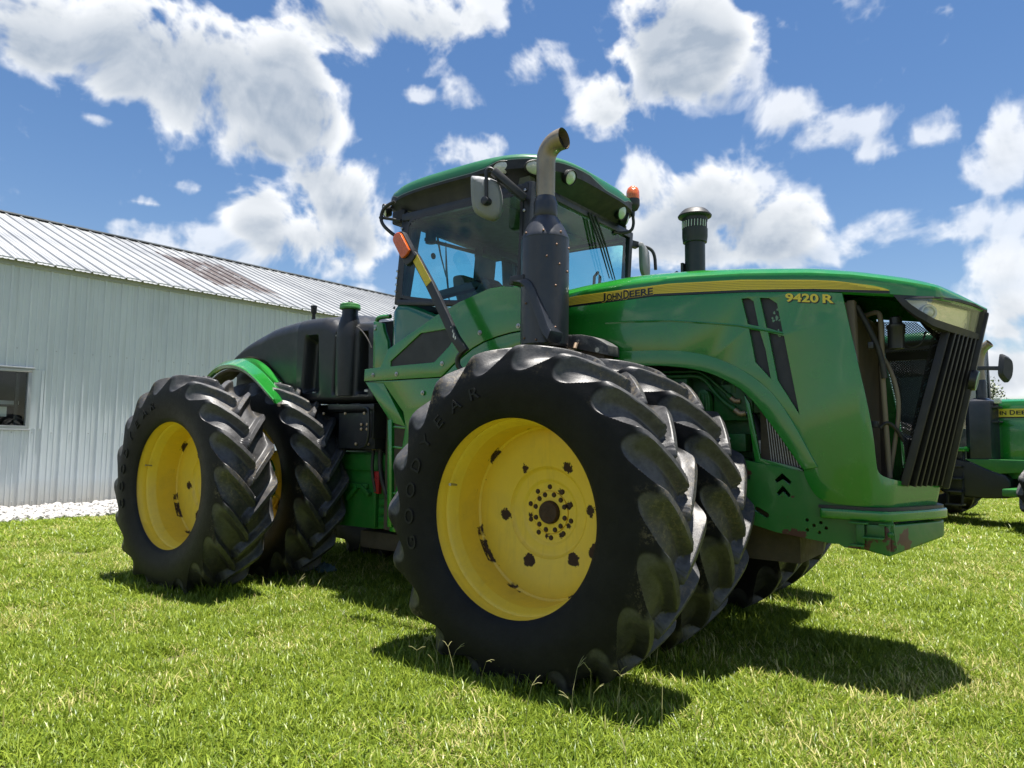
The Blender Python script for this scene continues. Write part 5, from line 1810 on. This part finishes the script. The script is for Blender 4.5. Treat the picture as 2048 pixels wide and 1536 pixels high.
MB().lathe([(.016, 0), (.014, -.012), (.002, -.016)], (-3.03, -.70, 2.40), 'Y', 10).build('tank_plug', M['steel'], tk)
MB().tube(smooth_poly([(-2.71, -.725, 2.46), (-2.63, -.735, 2.42), (-2.53, -.74, 2.33), (-2.47, -.74, 2.23)], 2), .006, 6).build('tank_line', M['rubber_hose'], tk)
fl = MB()
for x in (-3.38, -2.95, -2.60):
    fl.lathe([(.035, 0), (.035, .02), (.02, .03), (.002, .03)], (x, -.66, 1.835), 'Z', 12)
fl.build('strap_bolt', M['steel'], tk)
MB().tube(smooth_poly([(-2.60, -.58, 2.46), (-2.585, -.58, 2.535), (-2.55, -.58, 2.555), (-2.40, -.58, 2.55)], 2), .022, 10).build('hand_rail', M['green'], tr, smooth=60)
MB().prism([(-2.455, 2.485), (-2.335, 2.46), (-2.315, 2.385), (-2.26, 2.28), (-2.22, 1.90), (-2.445, 1.90)], -.74, -.70).build('tank_guard', M['green'], tr, bevel=.006)
MB().lathe([(.014, 0), (.014, -.008), (.002, -.012)], (-2.43, -.74, 2.41), 'Y', 10).box(-2.45, -2.41, -.7415, -.7405, 2.43, 2.45).build('guard_bolt', M['steel'], tr)

# rear fender over the inner wheel
def resamp(p, n):
    p = np.array(p)
    s = np.concatenate([[0], np.cumsum(np.hypot(*np.diff(p, axis=0).T))])
    t = np.linspace(0, s[-1], n)
    return list(zip(np.interp(t, s, p[:, 0]), np.interp(t, s, p[:, 1])))


RFO = resamp(smooth_poly([(-4.62, 1.93), (-4.51, 2.02), (-4.34, 2.11), (-4.13, 2.145), (-3.86, 2.10), (-3.62, 1.98), (-3.42, 1.84), (-3.30, 1.76)], 2), 30)
RFC = resamp(smooth_poly([(-4.80, 2.07), (-4.68, 2.15), (-4.49, 2.205), (-4.24, 2.215), (-4.08, 2.19), (-3.86, 2.09), (-3.65, 1.96), (-3.50, 1.84), (-3.44, 1.76)], 2), 30)
RFI = resamp(smooth_poly([(-4.95, 2.13), (-4.80, 2.22), (-4.60, 2.265), (-4.42, 2.25), (-4.24, 2.185), (-4.07, 2.085), (-3.89, 1.96), (-3.73, 1.85), (-3.70, 1.755)], 2), 30)
rws = []
for (xo, zo), (xc, zc_), (xi, zi) in zip(RFO, RFC, RFI):
    rws.append([(xo, -1.19, zo - .040), (xo, -1.20, zo - .008), (xo, -1.19, zo), (xc, -1.00, zc_), (xc, -.99, zc_ + .002), (xi, -.745, zi + .006), (xi, -.69, zi + .012), (xi, -.69, zi - .03), (xo, -1.16, zo - .045)])
rf_ = MB().loft(rws).build('rear_fender', M['green'], tr, smooth=18)
MB().loft([[(x, -y, z) for x, y, z in r][::-1] for r in rws]).build('rear_fender', M['green'], tr, smooth=18)
MB().loft([[(xo, -1.15, zo - .05), (xi, -.6, zi - .05), (xi, -.6, zi - .07), (xo, -1.15, zo - .07)] for (xo, zo), (xi, zi) in zip(RFO, RFI)]).build('fender_liner', M['dusty'], rf_, smooth=40)
MB().prism([p for p in RFI] + [(-3.60, 1.45), (-5.0, 1.45)], -.56, -.54).build('fender_wall', M['black'], tr)
MB().tube([(-5.10, -.58, 2.22), (-5.17, -.60, 2.18)], .035, 12).build('tail_lamp', M['trim'], tr)

# undercarriage between the wheels
uc = MB().box(-4.6, -2.46, -.54, .54, 1.66, 1.735).box(-3.9, -2.56, -.50, .50, 1.28, 1.70).box(-3.0, -2.48, -.66, -.5, 1.30, 1.64)
uc.bar((-3.1, -.71, 1.70), (-2.44, -.71, 1.69), .02, .05).box(-2.52, -2.46, -.70, -.5, 1.40, 1.72)
uc.tube(smooth_poly([(-2.58, -.72, 1.68), (-2.51, -.73, 1.68), (-2.49, -.73, 1.62), (-2.49, -.73, 1.42), (-2.53, -.72, 1.33), (-2.62, -.70, 1.31)], 2), .014, 8)
for x in (-3.62, -3.34, -3.02, -2.72):
    uc.tube(smooth_poly([(x - .06, -.70, 1.73), (x - .06, -.71, 1.68), (x + .06, -.71, 1.68), (x + .06, -.70, 1.73)], 1), .008, 6)
uc.build('tank_cradle', M['black'], tr, bevel=.004)
for x, z in ((-3.50, 1.645), (-3.14, 1.635), (-2.82, 1.632), (-2.55, 1.63), (-2.66, 1.53), (-2.58, 1.53), (-2.66, 1.485), (-2.58, 1.485), (-2.73, 1.345), (-2.56, 1.345)):
    MB().lathe([(.014, 0), (.014, -.012), (.003, -.016)], (x, -.73 if z > 1.6 else -.665, z), 'Y', 10, True).build('cradle_bolt', M['brass'], tr)
MB().tube(smooth_poly([(-2.62, -.55, 1.60), (-2.50, -.56, 1.50), (-2.52, -.56, 1.25), (-2.50, -.56, 1.05), (-2.42, -.54, .85)], 2), .022, 10).build('hydraulic_hose', M['rubber_hose'], tr, smooth=60)
MB().tube(smooth_poly([(-2.62, -.58, 1.42), (-2.56, -.6, 1.30), (-2.58, -.6, 1.10), (-2.54, -.58, .9)], 2), .016, 10).build('hydraulic_hose', M['rubber_hose'], tr, smooth=60)
MB().tube([(-2.60, -.6, 1.34), (-2.55, -.6, 1.30)], .022, 10).tube([(-2.56, -.6, 1.42), (-2.53, -.6, 1.38)], .02, 10).build('hose_fitting', M['brass'], tr)
rfm = MB().prism([(-4.9, 1.25), (-2.52, 1.265), (-2.46, 1.21), (-2.46, .56), (-2.58, .545), (-3.14, .54), (-4.9, .7)], -.50, -.42).box(-3.16, -2.48, -.53, -.49, 1.09, 1.245)
rfm.prism([(-4.9, 1.25), (-2.52, 1.265), (-2.46, .56), (-3.14, .54), (-4.9, .7)], .42, .50).box(-2.62, -2.58, -.54, -.5, .56, 1.09).box(-3.02, -2.72, -.53, -.5, .92, .96)
rfm.bar((-3.0, -.52, .80), (-2.86, -.52, .93), .05, .04).bar((-2.80, -.52, .94), (-2.68, -.52, .86), .05, .04)
rfm.build('rear_frame', M['green_dull'], tr, bevel=.006)
for z in (.62, .70, .78):
    MB().box(-2.54, -2.44, -.54, -.50, z, z + .05).build('frame_lug', M['green_dull'], tr, bevel=.006)
MB().prism([(-2.575, 1.09), (-2.50, 1.09), (-2.495, .88), (-2.555, .89)], -.585, -.545).box(-2.575, -2.52, -.59, -.56, 1.0, 1.03).build('lock_bar', M['red'], tr, bevel=.006)
MB().box(-3.2, -1.0, -.22, .22, .50, .95).lathe([(.30, -.3), (.34, 0), (.30, .3)], (-1.95, 0, .9), 'Y', 20, True).box(-1.8, .2, -.40, .40, .60, 1.95).box(-2.46, -1.7, -.55, .55, .55, 1.9).build('drive_housing', M['dusty'], tr, bevel=.02)
MB().box(-2.95, -2.3, -.40, .40, .33, .50).build('hitch_beam', M['dusty'], tr, bevel=.03)

# ------------------------------------------------------------------ the second tractor, behind on the right
t2 = thing('tractor', 'green tractor standing farther back with tan elbow exhaust, cut off by the right edge', 'tractor', (1.60, 9.80, 0), rad(-16))
hh = MB()
for s in (0,):
    secs = []
    for x, zt, w in ((.22, 2.24, .44), (.6, 2.235, .44), (1.2, 2.21, .43), (2.0, 2.14, .41), (2.6, 2.02, .36), (2.85, 1.86, .28)):
        secs.append([(x, .55 - w, .98), (x, .55 - w, zt - .17), (x, .55 - w + .03, zt - .06), (x, .55 - w * .6, zt - .01), (x, .55, zt), (x, .55 + w * .6, zt - .01), (x, .55 + w - .03, zt - .06), (x, .55 + w, zt - .17), (x, .55 + w, .98)])
    hh.loft(secs)
h2o = hh.build('hood', M['green'], t2, smooth=40)
Y2 = .105
MB().box(.2, 1.9, Y2 - .004, Y2 + .004, 1.905, 2.045).build('stripe', M['yellow_decal'], h2o, smooth=0)
MB().box(.2, 1.9, Y2 - .003, Y2 + .004, 1.885, 1.905).build('stripe_edge', M['black_gloss'], h2o, smooth=0)
tx2 = MB()
for body, x0, x1, z0, z1 in (("J", .0, .055, 1.938, 2.022), ("OHN", .065, .295, 1.945, 2.008), ("D", .350, .425, 1.942, 2.020), ("EERE", .445, .760, 1.945, 2.008)):
    fit_text(tx2, body, x0 + .06, x1 + .06, z0, z1, Y2 - .006, -.01, .02, .002)
tx2.build('lettering', M['black_gloss'], h2o, smooth=0, merge=False)
MB().prism([(.28, 1.0), (1.9, 1.0), (2.2, 1.3), (2.2, 1.85), (.28, 1.85)], .098, .108).build('engine_side_panel', M['green'], t2, bevel=.004)
m2_ = MB()
mp2 = smooth_poly([(-.20, -.24), (.20, -.24), (.24, -.10), (.24, .2), (-.2, .2)], 1, True)
m2_.loft([[(x * k, y * k, z) for x, y in mp2] for k, z in ((.96, 1.10), (1, 1.13), (1, 2.13), (.95, 2.18), (.55, 2.225), (.45, 2.24))])
mf2 = m2_.build('exhaust_muffler', M['muffler'], t2, smooth=40)
MB().lathe([(.085, 2.20), (.085, 2.52), (.078, 2.55), (.07, 2.57)], (.02, 0, 0), 'Z', 24).build('stack_collar', M['muffler'], mf2, smooth=40)
p2_ = smooth_poly([(.02, 0, 2.5), (.0, 0, 2.9), (.03, 0, 3.04), (.09, -.01, 3.13), (.19, -.02, 3.20)], 2)
MB().tube(p2_, .075, 20, caps=False).tube(p2_[::-1], .068, 20, caps=False).build('exhaust_pipe', M['pipe'], mf2, smooth=50, merge=False)
MB().tube([p2_[-6], p2_[-3]], .066, 20).build('pipe_bore', M['soot'], mf2)
hd2 = MB().box(.21, .29, -.10, .0, 2.10, 2.16).build('front_lamp', M['black'], t2, bevel=.01)
MB().box(.25, .35, -.14, -.04, 2.13, 2.235).build('lamp_glass', M['white_lens'], hd2, bevel=.02)
MB().box(.15, .31, -.16, .08, 2.05, 2.09).box(.15, .31, -.16, .08, 1.80, 1.83).build('muffler_bracket', M['black'], t2, bevel=.005)
# cab
c2 = MB()
for x, y in ((-.30, -.18), (-.30, 1.28), (-1.75, -.25), (-1.75, 1.35)):
    c2.bar((x, y, 1.6), (x - .04, y, 3.22), .08, .08)
c2.bar((-.3, -.18, 3.2), (-1.75, -.25, 3.2), .08, .08).bar((-.3, 1.28, 3.2), (-1.75, 1.35, 3.2), .08, .08)
c2.build('cab_frame', M['black'], t2, bevel=.01)
MB().box(-1.76, -.30, -.20, -.194, 1.65, 3.2).box(-1.76, -.30, 1.294, 1.30, 1.65, 3.2).box(-.306, -.30, -.17, 1.27, 1.7, 3.2).box(-1.76, -1.754, -.2, 1.3, 1.8, 3.2).build('cab_window', M['cab_glass'], t2, smooth=0)
MB().box(-1.70, -.36, -.14, 1.24, 1.0, 1.75).box(-1.4, -.95, .1, .9, 1.75, 2.7).box(-1.72, -.5, 1.15, 1.28, 1.7, 3.15).box(-1.74, -1.66, -.1, 1.25, 1.7, 3.15).build('cab_floor_fill', M['interior'], t2, bevel=.03)  # floor and seat, plus tall dark boxes added to block sky in the windows
rp2 = roof_plan(-2.25, -.30, .92, 3.2, 48)
cc2 = -1.275
r2_ = MB().loft([[(cc2 + (x - cc2) * k, .55 + y * k, z) for x, y in rp2] for k, z in ((1, 3.33), (.995, 3.40), (.96, 3.45), (.85, 3.49), (.5, 3.52), (.1, 3.53))]).build('cab_roof', M['roof_green'], t2, smooth=50)
MB().loft([[(cc2 + (x - cc2) * k, .55 + y * k, z) for x, y in rp2] for k, z in ((.84, 3.2), (.97, 3.26), (1.0, 3.29), (1.0, 3.329))]).build('roof_visor', M['visor'], t2, smooth=40)
mm = MB().bar((-.25, -.2, 2.78), (.52, -.62, 2.69), .05, .07).build('mirror_arm', M['black'], t2, bevel=.008)
mo2 = MB().loft([[(x * s, y, z * s * 1.3) for x, z in mh] for s, y in ((.8, -.05), (1, -.01), (1, .03))]).build('mirror', M['trim'], t2, smooth=40)
mo2.location = (.62, -.66, 2.66)
mo2.rotation_euler = (0, rad(12), rad(66))
# steps, tank, frame
s2 = MB()
for x in (-.46, -.22):
    s2.bar((x, -.34, .36), (x + .02, -.25, 1.30), .035, .03)
for z in (.37, .60, .82, 1.04):
    s2.bar((-.47, -.34 + (z - .36) * .1, z), (-.2, -.34 + (z - .36) * .1, z), .20, .03)
s2.build('step', M['black'], t2, bevel=.005)
MB().box(-.55, -.12, -.40, .1, 1.30, 1.38).build('platform', M['green'], t2, bevel=.01)
MB().prism(smooth_poly([(-.75, .52), (.42, .50), (.50, .60), (.50, .90), (.20, .98), (-.15, 1.16), (-.75, 1.2)], 1, True), -.30, .25).build('fuel_tank', M['plastic'], t2, bevel=.04, seg=3)
MB().box(-2.6, 2.6, .30, .80, .62, 1.05).box(.35, .95, -.12, .3, .85, 1.10).prism([(-.20, 1.17), (.95, 1.17), (1.0, 1.0), (.5, .95), (.32, .93)], -.28, .2).build('frame', M['green_dull'], t2, bevel=.01)
MB().prism([(.62, .62), (.95, .62), (1.1, .75), (1.1, .92), (.62, .92)], -.10, -.06, holes=[circle(.70, .70, .03)]).box(.68, .86, -.14, -.1, .78, .88).build('weight_bracket', M['green_dull'], t2, bevel=.005)
MB().box(.6, 2.5, -1.0, 2.1, .60, .72).build('axle', M['green_dull'], t2, bevel=.03)
for x, y, s, k in ((1.62, -1.13, -1, .72), (1.62, 2.23, 1, .72), (-1.55, -.70, -1, 1.0), (-1.55, 1.80, 1, 1.0)):
    w = wheel(t2, x, y, s, True, nuts=False)
    w.scale = (k, k, k)
    w.location.z = AXLE_Z * k

# ------------------------------------------------------------------ trees beyond
def tree(loc, H, R, label, seed):
    rd = random.Random(seed)
    t = thing('oak_tree', label, 'tree', loc, 0, 'trees beyond the tractors')
    tr_ = MB()
    tr_.tube([(0, 0, 0), (.1, 0, H * .25), (0, .1, H * .5), (.1, 0, H * .75)], [.28, .22, .15, .06], 9)
    clumps = []
    for k in range(9):
        a = rd.uniform(0, 2 * PI)
        z0 = H * rd.uniform(.28, .6)
        r = R * rd.uniform(.45, .85)
        e = Vector((r * math.cos(a), r * math.sin(a), min(H * .93, z0 + H * rd.uniform(.1, .3))))
        tr_.tube([(0, 0, z0), (e.x * .5, e.y * .5, (z0 + e.z) / 2 + .1), e], [.10, .07, .03], 6)
        clumps.append((e, R * rd.uniform(.30, .48)))
    clumps += [(Vector((rd.uniform(-.3, .3) * R, rd.uniform(-.3, .3) * R, H * rd.uniform(.6, .9))), R * rd.uniform(.35, .5)) for k in range(7)]
    tr_.build('trunk', M['bark'], t, smooth=50)
    lf = MB()
    for c, r in clumps:
        for k in range(int(430 * (r / (R * .4)) ** 2)):
            d = Vector((rd.gauss(0, 1), rd.gauss(0, 1), rd.gauss(0, .8))).normalized() * r * rd.uniform(.35, 1.08)
            p = c + d
            if p.z > H:
                continue
            u = Vector((rd.gauss(0, 1), rd.gauss(0, 1), rd.gauss(0, .6))).normalized()
            v = u.orthogonal().normalized()
            s = rd.uniform(.05, .13) * R / 2.5
            lf.add([p - u * s, p + v * s * .7, p + u * s * 1.2, p - v * s * .7], [(0, 1, 2, 3)])
    lf.build('crown', M['leaf'], t, smooth=0, merge=False)
    return t


def at_cam(u, v_, D):
    """only used while placing far trees: world point seen at depth D along pixel column u"""
    X = (u - 1024) / 1418.54 * D
    return (CAM.x + X * math.cos(YAW) - D * math.sin(YAW), CAM.y + X * math.sin(YAW) + D * math.cos(YAW), 0)


tree((-2.95, 66.10, 0), 7.6, 2.6, 'oak showing its leafy edge between the tan exhaust and the far mirror', 3)
tree((2.30, 70.20, 0), 6.3, 2.4, 'low oak just clearing the far hood at the right edge', 8)

# ------------------------------------------------------------------ rag in the grass
rg = MB()
rows = []
for i in range(15):
    row = []
    for j in range(13):
        x, y = (i - 7) * .020, (j - 6) * .018
        z = .035 + .055 * max(0, 1 - (x * x + y * y) / .022) + .028 * math.sin(i * 1.9 + j * .7) * math.cos(j * 1.3 - i * .5)
        row.append((x + .012 * math.sin(j * 2.1), y + .012 * math.cos(i * 1.7), max(.01, z)))
    rows.append(row)
rg.grid(rows).grid([[(p[0], p[1], p[2] - .004) for p in r][::-1] for r in rows])
ragm = rg.mesh('rag', M['rag'], smooth=60)
rag = link('rag', ragm, None, (-3.50, -.43, .02))
rag['label'] = 'crumpled blue grey rag lying in the grass beside the rear wheels'
rag['category'] = 'rag'

# ------------------------------------------------------------------ lawn: tufts scattered over the ground
def tuft_mesh(n, radius, seed, hmin, hmax, wmul=1.0):
    g = np.random.default_rng(seed)
    a = g.uniform(0, 2 * PI, n)
    r = radius * np.sqrt(g.uniform(0, 1, n))
    bx_, by_ = r * np.cos(a), r * np.sin(a)
    h = hmin + (hmax - hmin) * g.beta(1.7, 2.6, n)
    w = g.uniform(.0015, .0033, n) * wmul
    az = g.uniform(0, 2 * PI, n)
    lean = g.uniform(.15, 1.05, n)
    curl = g.uniform(.1, .9, n)
    dx, dy = np.cos(az), np.sin(az)
    sx_, sy_ = -dy, dx
    tw = g.uniform(-.9, .9, n)
    co = np.zeros((n, 7, 3), np.float32)
    for k, t in enumerate((0, .38, .74, 1.0)):
        th = lean * .6 + curl * t
        hor = h * t * np.sin(np.minimum(th, 1.45))
        ver = h * t * np.cos(np.minimum(th, 1.45))
        px_, py_, pz_ = bx_ + dx * hor, by_ + dy * hor, ver
        ww = w * (1.0, .95, .62, 0)[k]
        cx = sx_ * np.cos(tw * t) + dx * np.sin(tw * t)
        cy = sy_ * np.cos(tw * t) + dy * np.sin(tw * t)
        if k < 3:
            co[:, 2 * k] = np.stack([px_ - cx * ww, py_ - cy * ww, pz_], -1)
            co[:, 2 * k + 1] = np.stack([px_ + cx * ww, py_ + cy * ww, pz_], -1)
        else:
            co[:, 6] = np.stack([px_, py_, pz_], -1)
    base = (np.arange(n) * 7)[:, None]
    q = np.concatenate([base + np.array([[0, 1, 3, 2]]), base + np.array([[2, 3, 5, 4]])], 1).reshape(-1)
    tri = (base + np.array([[4, 5, 6]])).reshape(-1)
    me = bpy.data.meshes.new('grass_tuft')
    me.vertices.add(n * 7)
    me.vertices.foreach_set('co', co.ravel())
    # per blade: two quads then a triangle
    loops = np.concatenate([q.reshape(n, 8), tri.reshape(n, 3)], 1).ravel().astype(np.int32)
    starts = (np.arange(n)[:, None] * 11 + np.array([[0, 4, 8]])).ravel().astype(np.int32)
    me.loops.add(len(loops))
    me.loops.foreach_set('vertex_index', loops)
    me.polygons.add(len(starts))
    me.polygons.foreach_set('loop_start', starts)
    me.update()
    me.validate()
    me.polygons.foreach_set('use_smooth', np.ones(len(me.polygons), bool))
    at = me.attributes.new('tone', 'FLOAT_COLOR', 'POINT')
    tone = np.repeat(np.stack([g.uniform(0, 1, n), g.uniform(0, 1, n), g.uniform(0, 1, n), np.ones(n)], -1), 7, axis=0)
    at.data.foreach_set('color', tone.astype(np.float32).ravel())
    me.materials.append(M['grass'])
    return me


tufts = bpy.data.collections.new('grass_tufts')
for k in range(6):
    o = bpy.data.objects.new('grass_tuft', tuft_mesh(380, .15, 100 + k, .018, .078) if k < 4 else tuft_mesh(230, .15, 100 + k, .020, .125, 1.45))
    tufts.objects.link(o)
ng = bpy.data.node_groups.new('scatter_tufts', 'GeometryNodeTree')
ng.interface.new_socket(name='Geometry', in_out='INPUT', socket_type='NodeSocketGeometry')
ng.interface.new_socket(name='Geometry', in_out='OUTPUT', socket_type='NodeSocketGeometry')
gi, go = ng.nodes.new('NodeGroupInput'), ng.nodes.new('NodeGroupOutput')
ip = ng.nodes.new('GeometryNodeInstanceOnPoints')
ci = ng.nodes.new('GeometryNodeCollectionInfo')
ci.inputs['Collection'].default_value = tufts
ci.inputs['Separate Children'].default_value = True
ci.inputs['Reset Children'].default_value = True
rv = ng.nodes.new('FunctionNodeRandomValue')
rv.data_type = 'FLOAT_VECTOR'
rv.inputs[0].default_value = (-.08, -.08, 0)
rv.inputs[1].default_value = (.08, .08, 2 * PI)
na = ng.nodes.new('GeometryNodeInputNamedAttribute')
na.data_type = 'FLOAT_VECTOR'
na.inputs['Name'].default_value = 'size'
ng.links.new(gi.outputs[0], ip.inputs['Points'])
ng.links.new(ci.outputs[0], ip.inputs['Instance'])
ip.inputs['Pick Instance'].default_value = True
ng.links.new(rv.outputs[0], ip.inputs['Rotation'])
ng.links.new([s for s in na.outputs if s.name == 'Attribute' and s.enabled][0], ip.inputs['Scale'])
ng.links.new(ip.outputs[0], go.inputs[0])

pts, sizes = [], []
view_az = math.atan2(math.cos(YAW), -math.sin(YAW))


BARE = [(-1.93, -2.93, .20), (-4.65, -2.52, .28), (-6.7, -1.6, .35), (.52, -1.35, .22), (-1.8, -2.25, .14), (2.9, -1.9, .16), (.3, -2.75, .12), (3.6, .6, .25), (4.6, 2.6, .3)]


def lawn_band(d0, d1, step_, sc, half):
    x = np.arange(CAM.x - d1, CAM.x + d1, step_)
    y = np.arange(CAM.y - d1, CAM.y + d1, step_)
    X, Y = np.meshgrid(x, y)
    X = X + rng.uniform(-.5, .5, X.shape) * step_
    Y = Y + rng.uniform(-.5, .5, Y.shape) * step_
    dx, dy = X - CAM.x, Y - CAM.y
    d = np.hypot(dx, dy)
    a = np.abs((np.arctan2(dy, dx) - view_az + PI) % (2 * PI) - PI)
    ok = (d >= d0) & (d < d1) & ((a < rad(half)) | (d < 2.2))
    # keep off the stone strip and the barn
    out = (X - BP.x) * BN.x + (Y - BP.y) * BN.y
    ok &= out > 2.02 + rng.normal(0, .06, X.shape)
    for bx0, by0, br in BARE:
        ok &= ~((np.hypot(X - bx0, (Y - by0)) < br * rng.uniform(.5, 1.2, X.shape)) & (rng.uniform(0, 1, X.shape) < .8))
    n = int(ok.sum())
    p = np.stack([X[ok], Y[ok], np.zeros(n)], -1)
    hs = rng.uniform(.75, 1.25, n)
    # taller where the mower cannot reach, round the tyres
    for tx, ty in ((0, -1.63), (0, -.89), (WBASE, -1.63), (WBASE, -.89), (0, .89), (0, 1.63), (WBASE, .89), (WBASE, 1.63)):
        q = np.hypot((p[:, 0] - tx) / .75, (p[:, 1] - ty) / .42)
        hs *= 1 + .85 * np.clip(1.35 - q, 0, .6)
    pts.append(p)
    sizes.append(np.stack([sc * np.ones(n), sc * np.ones(n), hs * (1 + (sc - 1) * .25)], -1))


lawn_band(0, 6.5, .115, 1.0, 50)
lawn_band(6.5, 11, .16, 1.25, 46)
lawn_band(11, 22, .28, 1.9, 44)
lawn_band(22, 75, .75, 4.2, 42)
P_ = np.concatenate(pts).astype(np.float32)
S_ = np.concatenate(sizes).astype(np.float32)
gm = bpy.data.meshes.new('grass')
gm.vertices.add(len(P_))
gm.vertices.foreach_set('co', P_.ravel())
at = gm.attributes.new('size', 'FLOAT_VECTOR', 'POINT')
at.data.foreach_set('vector', S_.ravel())
gm.materials.append(M['grass'])
grass = link('grass', gm)
grass['kind'] = 'stuff'
md = grass.modifiers.new('scatter', 'NODES')
md.node_group = ng

# tall seed stems left standing round the wheels
stm = MB()
for k in range(46):
    if k < 24:
        x, y = random.uniform(-1.1, 1.5), random.uniform(-2.35, -1.85)
    elif k < 34:
        x, y = random.uniform(-5.0, -2.4), random.uniform(-2.1, -.3)
    else:
        x, y = random.uniform(-1.5, 3.0), random.uniform(-2.9, .8)
    h = random.uniform(.10, .26)
    a = random.uniform(0, 2 * PI)
    l = h * random.uniform(.05, .35)
    top = Vector((x + l * math.cos(a), y + l * math.sin(a), h))
    stm.tube([(x, y, 0), (x + .3 * l * math.cos(a), y + .3 * l * math.sin(a), h * .6), top], [.0016, .0013, .0010], 4)
    for s in range(random.choice((2, 2, 3))):
        b = a + random.uniform(-1.6, 1.6)
        e = top + Vector((math.cos(b) * .05, math.sin(b) * .05, random.uniform(.01, .06)))
        stm.tube([top, top.lerp(e, .6) + Vector((0, 0, .006)), e], [.0010, .0016, .0008], 4)
so = stm.build('grass_stems', surf('dry_seed_stem', (.26, .25, .10), .7), None, smooth=0, merge=False)
so['kind'] = 'stuff'
